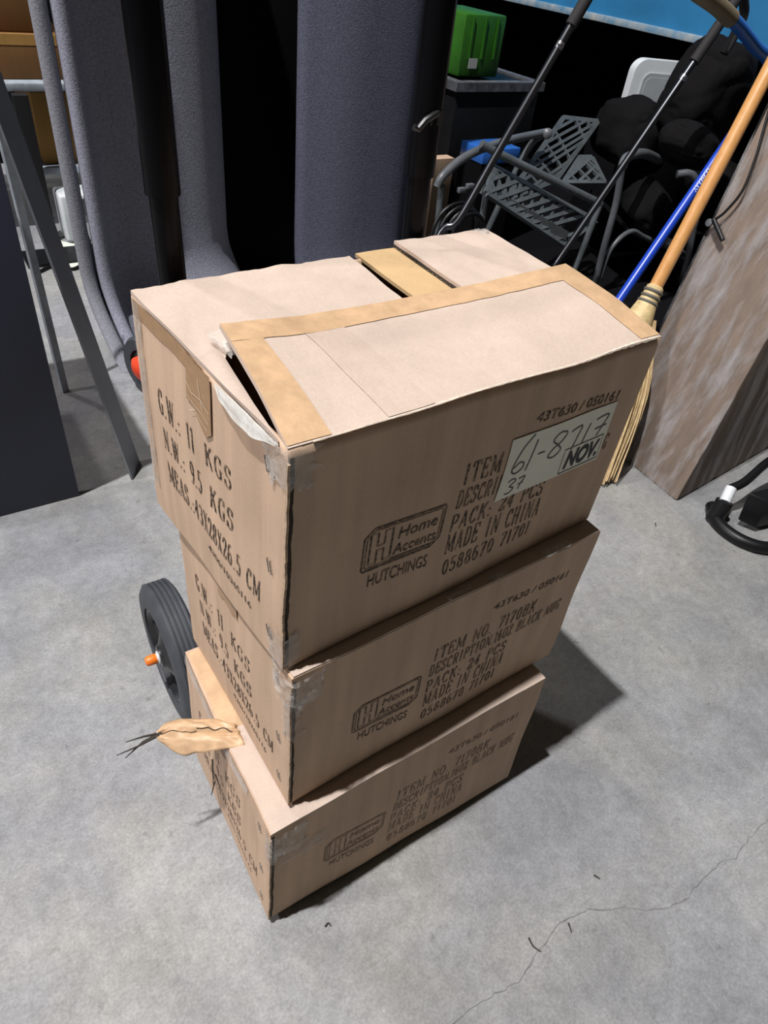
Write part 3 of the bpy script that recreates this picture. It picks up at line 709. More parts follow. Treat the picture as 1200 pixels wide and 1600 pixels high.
# --- middle carton
ct, root = boxes[1]
wrap_corner(ct, root, -.034, .036, .212, .2600, 12.0, lift=.008)
wrap_corner(ct, root, -.012, .012, .150, .212, 15.0)
for x0, x1, y0, y1 in ((.19, .225, .004, .011), (.25, .275, .004, .010), (.33, .375, .003, .012)):
    ct.patch('clear_tape', lambda u, v: ct.top(lerp(x0, x1, u) + .004*nz(u*3, v*3, x0*50), lerp(y0, y1, v) + .003*nz(u*4, v, x0*80) - .004, .0045 + .002*abs(nz(u*4, v*4, x1*40))), 8, 5, M['scrap'], root, label='torn scrap of clear tape on the ledge')
def mflap(u, v): return ct.top(.002 + .426*u, .0005 + .14*v, .0022 + .0008*nz(u*8, v, 0))
slab_flap('flap', mflap, root, 36, 6, .0030)
lp = lambda u, v: ct.left(.010 + .24*u, .2595 - .010*v - .006*v*nz(u*6, 0, 0), .0012)
ct.patch('tape_strip', lp, 30, 4, M['tape'], root)
def vtape(u, v): return ct.left(.118 + .046*u, .2590 - .036*v - .006*v*nz(u*5, 0, 0), .0016)
ct.patch('tape_strip', vtape, 10, 10, M['tape'], root)

# --- lowest carton
ct, root = boxes[0]
def bflap(u, v): return ct.top(.001 + .428*u, -.0008 + .14*v, .0024 + .0010*nz(u*7, v, 0) - .001*(u > .9))
slab_flap('flap', bflap, root, 36, 6, .0034)
wrap_corner(ct, root, -.010, .046, .196, .2560, 22.0, lift=.008)
wrap_corner(ct, root, -.008, .082, .160, .200, 25.0, film('thin_clear_tape', (.52, .47, .40), (.05, .38), .15, 40), lift=.001)
def tt(u, v): return ct.top(.003 + .034*v, .275 - .225*u, .0016)
ct.patch('tape_strip', tt, 24, 4, M['tape_lt'], root)
def lt(u, v): return ct.left(.004 + .215*u, .2590 - .014*v - .003*v*nz(u*7, 0, 2), .0016 + .002*v)
ct.patch('clear_tape', lt, 30, 4, film('loose_clear_tape', (.58, .57, .55), (.15, .7), .15, 40), root, label='clear tape along the upper left edge')
# torn tongue of brown tape that sticks out over the side
def tongue(u, v):
    root_a, root_b = V((.0215, .150, .272)), V((.0225, .108, .2705))
    tip_a, tip_b = V((-.066, .208, .262)), V((-.068, .156, .254))
    k = 1 - .80*max(0, (u-.72)/.28)**1.6 - .25*max(0, (.15-u)/.15)
    vv = .5 + (v-.5)*k
    p = lerp(lerp(root_a, tip_a, u), lerp(root_b, tip_b, u), vv)
    fold = math.exp(-((v-.46-.1*math.sin(u*5))/.07)**2)
    p.z += .012*math.sin(min(1, u*1.05)*PI*.9)*(1-.4*v) - .016*(abs(v-.5)*2)**2*(.25+.75*u)*k - .0045*fold + .0035*nz(u*4, v*4, 2, 1.8)
    p.x += .003*nz(u*5, v*4, 7, 1.6)
    return p
tg = ct.patch('tape_strip', tongue, 30, 22, M['tape_lt'], root, .0007, 'torn brown tape tongue sticking out to the left')
tipc = (tongue(1, .3) + tongue(1, .7))/2
for k, (dx, dy, dz) in enumerate(((-.050, .002, -.008), (-.036, .012, -.004), (-.042, -.004, -.012))):
    bm = NB(); a = tipc + V((.006, .001*k, 0)); b_ = tipc + V((dx, dy, dz)); tube(bm, [a, (a+b_)/2 + V((0, .003*(k-1), .002)), b_], .0022, 6, r2=.0006)
    obj('fibre_thread', bm, M['twig'], tg)
for a, b_ in (((-.018, .124, .250), (-.024, .112, .206)), ((-.021, .113, .216), (-.030, .105, .202)), ((-.018, .118, .222), (-.016, .112, .200))):
    bm = NB(); tube(bm, [V(a), V(b_)], .0011, 6, r2=.0005); obj('fibre_thread', bm, M['twig'], tg)
for v0, u0, u1 in ((.44, .08, .50), (.47, .52, .96)):
    bm = NB(); tube(bm, [tongue(u0 + (u1-u0)*t/14, v0 + .05*nz(t*.3, v0, 0)) + V((0, 0, .0006)) for t in range(15)], .0007, 5); obj('tape_crease', bm, M['seam'], tg)
# ------------------------------------------------------------------ hand truck under the stack
ht = thing('hand_truck', 'black hand truck carrying the three cartons, ribbed wheel with orange axle cap', 'hand truck', (.21, .36, 0))
bm = NB(); box(bm, (.045, .03, .0005), (.375, .345, .0065)); bevel_all(bm, .002); obj('toe_plate', bm, M['black_metal'], ht)
for x, xx in ((.066, .063), (.361, .357)):
    bm = NB(); tube(bm, [(x, .353, .010), (x, .353, .62), (xx, .353, .862)], .0135, 20)
    obj('frame_post', bm, M['black_gloss'], ht)
    bm = NB(); tube(bm, [(xx, .353, .845), (xx, .353, .850)], .0165, 20); tube(bm, [(xx, .353, .85), (xx - .002, .353, 1.26)], .0165, 20)
    up = obj('frame_post', bm, M['black_gloss'], ht)
bm = NB(); tube(bm, smooth_path([(.061, .353, 1.25), (.066, .36, 1.31), (.10, .375, 1.345), (.21, .38, 1.35), (.32, .375, 1.345), (.352, .36, 1.31), (.355, .353, 1.25)], 6), .0140, 16); obj('handle', bm, M['foam'], ht)
for z in (.20, .46, .70):
    bm = NB(); tube(bm, [(.066, .356, z), (.21, .366, z), (.360, .356, z)], .009, 12); obj('crossbar', bm, M['black_gloss'], ht)
for x in (.064, .360):
    bm = NB(); frame_box(bm, (x-.003, .365, .30), (.006, 0, 0), (0, .055, -.20), (0, .006, -.03)); obj('axle_bracket', bm, M['black_metal'], ht)
bm = NB(); tube(bm, [(-.010, .405, .12), (.430, .405, .12)], .006, 14); obj('axle', bm, M['steel'], ht)
pc = at(668, 190, y=.338)
bm = NB(); tube(bm, [pc + V((.012, 0, .008)), pc + V((.004, -.003, .006)), pc + V((-.006, -.004, .002)), pc + V((-.014, -.004, -.006)), pc + V((-.019, -.003, -.004))], .0035, 8); box(bm, pc + V((.004, -.001, -.004)), pc + V((.020, .005, .010)))
obj('latch', bm, M['black_metal'], ht)
def wheel(cx, sgn):
    bm = NB(); R0 = .120; hwid = .024
    prof = [(.082, -hwid), (.098, -hwid-.001), (.111, -hwid+.001), (.1175, -hwid+.006)]
    for g in range(5):
        x = -hwid + .0075 + g*.0075
        prof += [(R0, x), (R0, x+.0042), (.1165, x+.0052), (.1165, x+.0066)]
    prof += [(.1175, hwid-.006), (.111, hwid-.001), (.098, hwid+.001), (.082, hwid)]
    lathe(bm, prof, (cx, .405, .12), (1, 0, 0), 72, closed=True)
    ty = obj('tyre', bm, M['rubber'], ht)
    bm = NB(); s = sgn
    lathe(bm, [(.083, -.020*s), (.083, .021*s), (.075, .022*s), (.070, .010*s), (.046, .006*s), (.040, .014*s), (.022, .022*s), (.018, .028*s), (.008, .029*s)], (cx, .405, .12), (1, 0, 0), 48)
    for k in range(5):
        a = 2*PI*k/5
        frame_box(bm, V((cx + .004*s, .405 + .024*math.cos(a), .12 + .024*math.sin(a))), V((.010*s, 0, 0)), V((0, .048*math.cos(a), .048*math.sin(a))), V((0, -.006*math.sin(a), .006*math.cos(a))))
    hb = obj('wheel_hub', bm, M['hub'], ht)
    bm = NB(); lathe(bm, [(.006, .026*s), (.011, .026*s), (.011, .030*s), (.0075, .031*s), (.0075, .034*s)], (cx, .405, .12), (1, 0, 0), 20); obj('washer', bm, M['white'], hb)
    bm = NB(); lathe(bm, [(.0075, .032*s), (.0085, .034*s), (.0085, .045*s), (.0065, .0495*s), (.0001, .0505*s)], (cx, .405, .12), (1, 0, 0), 20); obj('axle_cap', bm, M['orange'], hb, label='orange axle cap')
wheel(.022, -1); wheel(.400, 1)

# ------------------------------------------------------------------ left: dark workbench frame
tb = thing('workbench_frame', 'dark slate workbench end with slanted steel legs at the left edge', 'table', (-.1, 1.02, 0))
bm = NB(); frame_box(bm, (-.42, 1.012, .0005), (.421, 0, 0), (0, .018, 0), (.004, 0, .712)); bevel_all(bm, .0015); obj('end_panel', bm, M['dark_lam'], tb)
bm = NB(); a0 = V((.119, 1.021, .0008)); lean = V((-.130, .10, 1.0)) * .80
frame_box(bm, a0, V((.036, .065, 0)), V((.004, -.002, 0)), lean); obj('leg', bm, M['grey_steel'], tb)
bm = NB(); frame_box(bm, V((.066, 1.47, .0008)), V((.017, .006, 0)), V((.004, -.010, 0)), V((-.006, .01, .70))); obj('leg', bm, M['shelf'], tb, label='paler grey rear leg')
bm = NB(); frame_box(bm, (-.45, 1.02, .713), (.43, 0.0, 0), (0, .50, 0), (0, 0, .02)); obj('bench_top', bm, M['grey_steel'], tb)

# ------------------------------------------------------------------ left: rack with boxes behind
sh = thing('storage_rack', 'grey steel rack with cartons at the far left behind the felt panels', 'rack', (.3, 2.9, 0))
zs = .50
def rack_board(name, z, y0, y1, x0, x1): 
    bm = NB(); box(bm, (x0, y0, z-.025), (x1, y1, z)); bevel_all(bm, .003); return obj(name, bm, M['shelf'], sh)
rack_board('shelf_board', .515, 2.60, 3.20, -.35, .75)
rack_board('shelf_board', .235, 2.65, 3.20, .29, .75)
for x, y in ((.283, 2.575), (.78, 2.575), (-.36, 3.18), (.76, 3.18)):
    bm = NB(); box(bm, (x-.024, y-.02, 0), (x+.024, y+.02, .488 if y < 2.6 else 1.6)); obj('upright', bm, M['black_metal'], sh)
def carton(name, lo, hi, m, label, tapem=None, lid=False):
    t = thing(name, label, 'box', ((lo[0]+hi[0])/2, (lo[1]+hi[1])/2, lo[2]))
    bm = NB(); box(bm, lo, hi); bevel_all(bm, .004); obj('box_shell', bm, m, t)
    if tapem:
        bm = NB(); xm = (lo[0]+hi[0])/2; box(bm, (lo[0]-.001, lo[1]-.0015, hi[2]-.03), (hi[0]+.001, lo[1]+.01, hi[2]+.0015)); obj('tape_strip', bm, tapem, t)
    return t
carton('cardboard_box', (-.02, 2.66, .5155), (.50, 3.10, .645), M['browncard'], 'reddish brown carton on the far left shelf, below a yellowish one', M['yellowcard'])
carton('cardboard_box', (-.10, 2.70, .646), (.42, 3.10, .86), M['browncard'], 'brown carton topmost on the far left rack shelf', M['tape'])
carton('cardboard_box', (.335, 2.69, .2355), (.66, 3.05, .47), M['yellowcard'], 'ochre carton on the lower rack board beside the black upright')
wb = thing('storage_bin', 'small white plastic bin under the lower rack board, far left', 'bin', (.47, 2.58, 0))
bm = NB(); box(bm, (.335, 2.52, .0005), (.62, 2.64, .175)); bevel_all(bm, .012, 3); obj('bin_body', bm, M['white'], wb)
bm = NB(); box(bm, (.40, 2.512, .10), (.44, 2.522, .16)); obj('bin_handle', bm, M['greytube'], wb)
for k, (u, v, r, wd, hg, l) in enumerate(((120, 412, .4, .10, .07, 'white paper sheet on floor nearest the felt panels'), (75, 398, -.3, .12, .09, 'white paper sheet on floor left of the others beyond the slanted leg'), (100, 386, .9, .08, .06, 'paper scrap on floor furthest back under the rack'))):
    p = at(u, v, z=.002 + .0008*k); a = V((math.cos(r), math.sin(r), 0))*wd; b_ = V((-math.sin(r), math.cos(r), 0))*hg
    bm = NB(); slab(bm, lambda s, t: (p + a*(s-.5) + b_*(t-.5) + V((0, 0, .006*s*t)), V((0, 0, 1))), 6, 6, .0006); tag(obj('paper_sheet', bm, M['paper'], origin=(p.x, p.y, 0)), l, 'paper', 'loose papers below the rack')
q = at(95, 420, z=0); bm = NB(); slab(bm, lambda u, v: (V((q.x - .10 + .26*u, q.y + .03 + .14*v, .012)), V((0, 0, 1))), 2, 2, .011); tag(obj('black_tray', bm, M['blackplastic'], origin=(q.x, q.y, 0)), 'flat black tray on the far left floor among the papers', 'tray')
bm = NB(); tube(bm, smooth_path([at(60, 425, z=.006), at(85, 415, z=.006), at(115, 420, z=.006), at(140, 405, z=.006), at(150, 400, z=.006)]), .006, 8)
tag(obj('cable', bm, M['blackplastic']), 'black cable lying over the papers on the far left floor', 'cable')

# ------------------------------------------------------------------ grey felt panels
def felt(name, label, path, th, zmax, m, fwd=0.0, zc=.22, group=None):
    """upright padded panel: plan path extruded upwards, rounded edges, foot swept forward"""
    pts = smooth_path([V((p[0], p[1], 0)) for p in path], 8)
    n = len(pts); cx = sum(p.x for p in pts)/n; cy = sum(p.y for p in pts)/n
    prof = []          # closed plan outline with rounded ends
    nrm = []
    for i, p in enumerate(pts):
        t = (pts[min(i+1, n-1)] - pts[max(i-1, 0)]).normalized(); nrm.append(V((-t.y, t.x, 0)))
    hw_ = th/2
    for i in range(n): prof.append(pts[i] + nrm[i]*hw_)
    t = (pts[-1]-pts[-2]).normalized()
    for k in range(1, 8):
        a = PI/2 - PI*k/8; prof.append(pts[-1] + t*hw_*math.cos(a) + nrm[-1]*hw_*math.sin(a))
    for i in reversed(range(n)): prof.append(pts[i] - nrm[i]*hw_)
    t = (pts[0]-pts[1]).normalized()
    for k in range(1, 8):
        a = -PI/2 + PI*k/8; prof.append(pts[0] + t*hw_*math.cos(a) + nrm[0]*hw_*math.sin(a))
    bm = NB(); rings = []
    zz = [0.001, .02, .04, .07, .10, .13, .17, .22, .3, .45, .6, .8, 1.0, zmax-.03, zmax-.008, zmax]
    for z in zz:
        f = max(0, 1 - z/zc)**2 * fwd
        ln = 0
        k = 1.0
        rings.append([bm.verts.new(V((p.x + ln + f*.12, p.y - f, z))) for p in prof])
    for i in range(len(rings)-1):
        for k in range(len(prof)):
            bm.faces.new((rings[i][k], rings[i][(k+1) % len(prof)], rings[i+1][(k+1) % len(prof)], rings[i+1][k]))
    bm.faces.new(rings[0]); bm.faces.new(rings[-1])
    bmesh.ops.recalc_face_normals(bm, faces=bm.faces)
    return tag(obj(name, bm, m, origin=(cx, cy, 0)), label, 'panel', group)
felt('felt_panel', 'leftmost grey felt panel, its rounded edge facing the gap by the rack', [(.237, 1.72), (.263, 1.86), (.292, 2.02), (.325, 2.20)], .040, 1.32, M['felt_lt'], .20, group='upright felt panels')
felt('felt_panel', 'broad curved grey felt panel behind the left post of the hand truck', [(.276, 1.675), (.288, 1.74), (.34, 1.795), (.46, 1.81), (.58, 1.82), (.66, 1.85), (.72, 1.92), (.755, 2.02)], .036, 1.32, M['felt_lit'], .20, group='upright felt panels')
felt('felt_panel', 'flat grey felt panel left of the right post of the hand truck', [(.945, 1.76), (1.05, 1.725), (1.15, 1.72), (1.27, 1.73), (1.325, 1.77)], .060, 1.32, M['felt'], .05, group='upright felt panels')
bm = NB(); box(bm, (.72, 2.06, .001), (1.10, 2.10, 1.32)); bevel_all(bm, .01); tag(obj('gap_shade_sheet', bm, M['void'], origin=(.91, 2.08, 0)), 'black sheet added to darken the gap between the felt panels', 'panel')  # added sheet, its black stands in for shade in the gap
# wheel with red-orange cap in front of the panels
wc = at(232, 572, z=.085)
cw = thing('caster_wheel', 'black wheel with red-orange hub cap behind the topmost carton, at the felt panel foot', 'wheel', (wc.x, wc.y, 0))
wax = V((-.94, -.34, 0)).normalized()
bm = NB(); lathe(bm, [(.05, -.02), (.078, -.02), (.0845, -.012), (.0845, .012), (.078, .02), (.05, .02)], wc, wax, 40, closed=True); obj('tyre', bm, M['rubber'], cw)
bm = NB(); lathe(bm, [(.052, -.015), (.052, .012), (.03, .018), (.012, .02)], wc, wax, 32); obj('wheel_hub', bm, M['hub'], cw)
bm = NB(); lathe(bm, [(.034, .016), (.034, .030), (.022, .038), (.0001, .040)], wc, wax, 28); obj('hub_cap', bm, M['red_orange'], cw, label='red-orange hub cap')

# ------------------------------------------------------------------ right: broom, blue pole, cart handle
br = thing('broom', 'corn broom with varnished orange-brown wooden handle', 'broom', (1.22, .66, 0))
fe = at(1008, 480, y=.665); dirb = (at(1200, 112, y=.745) - fe).normalized()
bm = NB(); tube(bm, [fe - dirb*.02, fe + dirb*.30, fe + dirb*.75], .0165, 20); obj('handle', bm, M['wood'], br)
bm = NB(); lathe(bm, [(.016, .055), (.021, .050), (.0225, .02), (.028, -.005), (.034, -.030), (.036, -.04)], fe, dirb, 28); sock = obj('binding', bm, M['strawwrap'], br)
for h, r in ((.012, .0245), (.026, .0232), (.040, .0225)):
    bm = NB(); lathe(bm, [(r, h-.004), (r+.0025, h), (r, h+.004), (r-.002, h)], fe, dirb, 28, closed=True); obj('binding_cord', bm, M['wire'], sock)
bm = NB(); foot = fe - dirb*(fe.z/dirb.z); foot.z = .004
side = (V((1.189, .500, 0)) - V((foot.x, foot.y, 0))); half = side.length; side.normalize()
fx = V((1, 0, 0))
for sgn in (1,):
    rows = []
    for i in range(13):
        t = i/12; c_ = lerp(fe - dirb*.03, foot + V((0, 0, .02)), t); wd_ = .026 + (half*.90 - .026)*t**.9; td = .016 + .004*t
        rows.append([bm.verts.new(c_ + side*wd_*a_ + fx*td*b2*(1 - .6*abs(a_))) for a_, b2 in ((-1, 0), (-.6, 1), (0, 1), (.6, 1), (1, 0), (.6, -1), (0, -1), (-.6, -1))])
    for i in range(12):
        for q in range(8): bm.faces.new((rows[i][q], rows[i][(q+1) % 8], rows[i+1][(q+1) % 8], rows[i+1][q]))
for k in range(800):
    a = random.uniform(-1, 1) if k % 3 else random.uniform(-1, -.7)*random.choice((1, -1)); d = random.uniform(-1, 1)
    st0 = fe - dirb*.03 + side*(a*.030) + V((d*.020, 0, 0))
    en = foot + side*(a*half + .008*random.gauss(0, 1)) + V((d*.025, 0, 0)); en.z = random.uniform(.003, .03)
    mid = lerp(st0, en, .45) + side*(a*.022) + V((d*.010, 0, 0))
    pp = [st0, mid, en]
    tube(bm, smooth_path(pp, 4), .0017, 4, cap=False)
bristles = obj('bristles', bm, M['straw'], br)
bp_ = thing('broom_pole', 'blue painted metal pole leaning beside the broom handle', 'pole', (1.25, .72, 0))
b0, b1 = at(970, 465, y=.790), at(1143, 212, y=.860); bd = (b1-b0).normalized()
gr_ = b0 - bd * ((b0.z - .002)/bd.z)
bm = NB(); tube(bm, [gr_ + bd*.01, lerp(gr_, b1, .5), b1 + bd*.06], .0125, 18); obj('pole_tube', bm, M['bluepole'], bp_)
# white lettering band on the blue pole (illegible small capitals in the photo)
def on_pole(polys, base, d, r, m, name, parent):
    view = (CAM - base).normalized(); ny = (view - d*view.dot(d)).normalized(); nx = d.cross(ny)
    bm = NB()
    for pl in polys:
        bm.faces.new([bm.verts.new(base + d*p[0] + ny*(math.cos(p[1]/r)*(r+.0006)) + nx*(math.sin(p[1]/r)*(r+.0006))) for p in pl])
    obj(name, bm, m, parent, smooth=False)
lbase = at(1086, 298, y=.83); 
tpos = b0 + bd * ((lbase - b0).dot(bd))
on_pole(sans_row('VAASECO', -.004, -.0035, .062, -.0035, .0105, .01), tpos, bd, .0125, M['letter_white'], 'pole_lettering', bp_)
# blue cart handle with tan grip at the top right
cb = thing('push_cart', 'blue tubular cart handle with tan rubber grip at the upper right corner', 'cart', (1.95, 1.05, 0))
P0, P1, P2, P3 = at(1092, -12, y=1.0), at(1120, 8, y=1.0), at(1150, 36, y=1.0), at(1205, 104, y=1.02)
bm = NB(); tube(bm, smooth_path([P1, P2, lerp(P2, P3, .5), P3, V((2.25, 1.06, .70)), V((2.32, 1.08, .30)), V((2.34, 1.1, .012))]), .0165, 18); obj('handle_tube', bm, M['bluehandle'], cb)
bm = NB(); tube(bm, smooth_path([P0 + (P0-P1)*1.5, P0, P1, lerp(P1, P2, .75)]), .0205, 18); obj('grip', bm, M['grip'], cb)

# two push poles of a folded cart, leaning to the right
fc = thing('folding_cart', 'folded cart with two slim black push poles ending in foam grips', 'cart', (1.3, 1.2, 0))
def push_pole(pb, pt, bend, gripfrac, clip):
    d = (pt - pb)
    bm = NB(); tube(bm, smooth_path(bend + [pb, lerp(pb, pt, .3)], 5) + [lerp(pb, pt, .6), pt], .0105, 14); po = obj('push_pole', bm, M['pole'], fc)
    bm = NB(); tube(bm, [lerp(pb, pt, gripfrac), lerp(pb, pt, gripfrac+.02), lerp(pb, pt, 1.0), pt + d*.02], .0155, 14); obj('foam_grip', bm, M['foam'], po)
    q = lerp(pb, pt, clip); bm = NB(); tube(bm, [q - d.normalized()*.008, q + d.normalized()*.008], .0108, 14); box(bm, q + V((-.012, -.014, -.004)), q + V((.002, -.006, .006))); obj('push_button', bm, M['steel'], po)
p1b, p1t = at(716, 345, y=1.2), at(914, 2, y=1.2)
push_pole(p1b, p1t, [V((p1b.x - .10, 1.22, .27)), at(690, 362, y=1.22)], .90, .815)
p2b, p2t = at(872, 408, y=1.2), at(1146, 6, y=1.2)
push_pole(p2b, p2t, [V((p2b.x - .09, 1.22, .10)), at(858, 432, y=1.21)], .795, .735)
bm = NB(); tube(bm, smooth_path([V((p1b.x-.10, 1.22, .27)), V((p1b.x-.12, 1.23, .012)), V((p1b.x+.1, 1.24, .012)), V((p2b.x-.09, 1.22, .10))]), .010, 12); obj('base_tube', bm, M['pole'], fc)
bm = NB(); tube(bm, smooth_path([p2t + V((-.02, .02, .0)), p2t + V((.02, .03, .05)), at(1163, 15, y=1.24), at(1150, 50, y=1.24), at(1131, 84, y=1.24)]), .014, 12); obj('handle_loop', bm, M['foam'], fc)

# ------------------------------------------------------------------ right: film-wrapped slab carton
sl = thing('wrapped_carton', 'tall brown carton in clear stretch wrap, leaning at the right edge', 'box', (1.45, .5, 0))
A = V((1.312, .367, .0)); Bv = V((1.332, .640, 0)) - A; Tn = V((.52, .05, -.0)); Ln = V((.265, .070, 1.0)) * 1.25
k_lift = 0.001
def slabpt(u, v, w_): return A + Bv*u + Tn*v + Ln*w_ + V((0, 0, k_lift))
bm = NB(); hexa(bm, [[[slabpt(j, i, k) for k in (0, 1)] for j in (0, 1)] for i in (0, 1)]); bmesh.ops.recalc_face_normals(bm, faces=bm.faces); bevel_all(bm, .008, 2)
obj('box_shell', bm, M['oldcard'], sl)
bm = NB()
def wrapgrid(fn, nu, nv):
    g = [[bm.verts.new(fn(i/nu, j/nv)) for j in range(nv+1)] for i in range(nu+1)]
    for i in range(nu):
        for j in range(nv): bm.faces.new((g[i][j], g[i+1][j], g[i+1][j+1], g[i][j+1]))
nL = Ln.cross(Bv).normalized(); nL = nL if nL.x < 0 else -nL
nF = Tn.cross(Ln).normalized(); nF = nF if nF.y < 0 else -nF
def wl(u, v):
    p = slabpt(u, 0, v); o_ = .004 + .006*max(0, nz(u*1.3, v*5, 0, 1.6, 3) + .25*nz(u*6, v*16, 2)) * (4*u*(1-u))**.3; return p + nL*o_ + nF*.003*(1-u)
def wf(u, v):
    p = slabpt(0, u, v); o_ = .004 + .008*max(0, nz(u*2, v*5, 4, 1.6, 3)) * min(1, u*8); return p + nF*o_ + nL*.003*(1-u)
wrapgrid(wl, 36, 90); wrapgrid(wf, 36, 90)
bmesh.ops.remove_doubles(bm, verts=bm.verts, dist=.0015); bmesh.ops.recalc_face_normals(bm, faces=bm.faces)
obj('stretch_wrap', bm, M['wrap'], sl, label='clear crinkled stretch wrap')
# cord hanging down the wrapped carton
pc_ = thing('power_cord', 'thin black cord with small plug hanging on the wrapped carton', 'cord', (1.45, .5, .5))
def onwl(u, v, off=.016):
    d = at(u, v, y=1.0) - CAM; d.normalize()
    t = ((A + nL*.004) - CAM).dot(nL) / d.dot(nL); return CAM + d*t + nL*off
cp = [onwl(1215, 150), onwl(1199, 205), onwl(1186, 250), onwl(1166, 300), onwl(1140, 332), onwl(1122, 346)]
bm = NB(); tube(bm, smooth_path(cp, 8), .0032, 8); obj('cord_cable', bm, M['blackplastic'], pc_)
bm = NB(); a, b_ = onwl(1121, 345), onwl(1135, 377); tube(bm, [a, lerp(a, b_, .2), lerp(a, b_, .25), b_], .0058, 10); obj('plug', bm, M['blackplastic'], pc_)
bm = NB(); lathe(bm, [(.004, -.004), (.009, -.003), (.009, .003), (.004, .004)], onwl(1114, 350), nL, 12); obj('cord_clip', bm, M['greytube'], pc_)

# ------------------------------------------------------------------ right: black stand base
fb = thing('pedestal_base', 'black plastic pedestal base with curved rim foot at the right edge', 'stand', (1.47, .25, 0))
bm = NB()
ring = [at(1112, 790, z=.016), at(1118, 812, z=.014), at(1138, 832, z=.014), at(1166, 848, z=.014), at(1200, 856, z=.014), at(1250, 850, z=.014), at(1290, 825, z=.014)]
tube(bm, smooth_path(ring, 8), .0155, 14); obj('rim_foot', bm, M['blackplastic'], fb)
bm = NB(); q0 = at(1122, 800, z=.03)
tube(bm, [q0 + V((-.004, 0, -.022)), q0 + V((.004, 0, .012)), q0 + V((.010, .002, .03))], .021, 18); cl_ = obj('socket', bm, M['blackplastic'], fb)
bm = NB(); q1 = at(1133, 776, z=.06); tube(bm, [q0 + V((.010, .002, .028)), q1 + V((.012, .002, .022))], .0135, 18); obj('collar', bm, M['white'], fb, label='white collar')
bm = NB()
n0, n1, n2, n3 = at(1152, 812, z=.02), at(1168, 834, z=.015), at(1235, 790, z=.03), at(1215, 745, z=.10)
frame_box(bm, n0, n2 - n0, V((.024, -.040, -.006)), V((.008, .012, .075))); bevel_all(bm, .003); obj('wedge_arm', bm, M['blackplastic'], fb)
bm = NB(); tube(bm, smooth_path([q1 + V((.014, .002, .020)), at(1165, 752, z=.09), at(1200, 722, z=.11), at(1240, 700, z=.12)]), .011, 12); obj('hose', bm, M['blackplastic'], fb)

# ------------------------------------------------------------------ dark clutter behind on the right
bm = NB(); slab(bm, lambda u, v: (V((1.27 + 2.85*u, .86 + 2.70*v, .0065)), V((0, 0, 1))), 2, 2, .006)  # added black sheet standing in for shade on the floor
tag(obj('shade_sheet', bm, M['void'], origin=(2.2, 2.4, 0)), 'matt black sheet added as floor shade below the dark clutter, behind the topmost carton', 'sheet')
# blue skid container on a rack
bc = thing('steel_container', 'big worn blue steel container above the dark clutter, upper right', 'container', (3.2, 2.4, .8))
bm = NB(); box(bm, (2.72, .9, .83), (3.7, 3.55, 1.6)); obj('container_wall', bm, M['blue'], bc, smooth=False)
bm = NB(); box(bm, (2.705, .9, .805), (3.7, 3.55, .832)); bevel_all(bm, .004); obj('edge_rail', bm, M['bluewear'], bc, label='bare worn lower edge rail')
for y in (1.0, 3.45):
    bm = NB(); box(bm, (3.0, y-.05, 0), (3.1, y+.05, .805)); obj('support_leg', bm, M['black_metal'], bc)
# black lidded bin with green crate
bb = thing('black_bin', 'tall black plastic bin with pale scuffed lid rim, under the green crate', 'bin', (1.95, 2.2, 0))
t0, t1 = at(716, 128, y=2.0), at(845, 133, y=2.0)
bm = NB(); box(bm, (t0.x, 2.0, .001), (t1.x, 2.42, t0.z-.02)); bevel_all(bm, .01); obj('bin_body', bm, M['blackplastic'], bb)
bm = NB()
for (x0, y0, x1, y1) in ((t0.x-.012, 1.988, t1.x+.012, 2.03), (t0.x-.012, 2.39, t1.x+.012, 2.43), (t0.x-.012, 2.03, t0.x+.03, 2.39), (t1.x-.03, 2.03, t1.x+.012, 2.39)):
    box(bm, (x0, y0, t0.z-.03), (x1, y1, t0.z))
obj('lid_rim', bm, mat('scuffed_grey_plastic', (.085, .09, .10), .5, var=.5, vscale=30), bb)
bm = NB(); box(bm, (t0.x+.03, 2.03, t0.z-.03), (t1.x-.03, 2.39, t0.z-.008)); obj('lid', bm, M['blackplastic'], bb)
gc = thing('green_crate', 'bright green plastic crate in the dark, with a small white label', 'crate', (1.95, 2.2, t0.z))
g0, g1 = at(716, 112, y=2.08), at(778, 112, y=2.08); gt = at(745, 22, y=2.08)
gz = t0.z + .0008
bm = NB(); box(bm, (g0.x, 2.08, gz), (g1.x, 2.36, gt.z)); bevel_all(bm, .008)
obj('crate_body', bm, M['green'], gc)
bm = NB()
for k in range(3):
    xx = g0.x + (g1.x-g0.x)*(.2+.3*k); box(bm, (xx-.004, 2.074, gz+.06), (xx+.004, 2.081, gt.z-.01))
obj('rib', bm, M['green'], gc)
l0 = at(731, 107, y=2.073); bm = NB(); box(bm, (l0.x, 2.072, l0.z), (l0.x+.040, 2.0745, l0.z+.032)); obj('paper_label', bm, mat('grey_label', (.35, .36, .35), .7), gc)
# cardboard piece by the right post
q = at(684, 262, y=1.95); bm = NB(); box(bm, (q.x-.015, 1.95, .001), (q.x+.075, 2.0, q.z+.03)); tag(obj('cardboard_piece', bm, M['card'], origin=(q.x, 1.97, 0)), 'small tan cardboard piece beside the right hand-truck post, in the dark', 'cardboard')

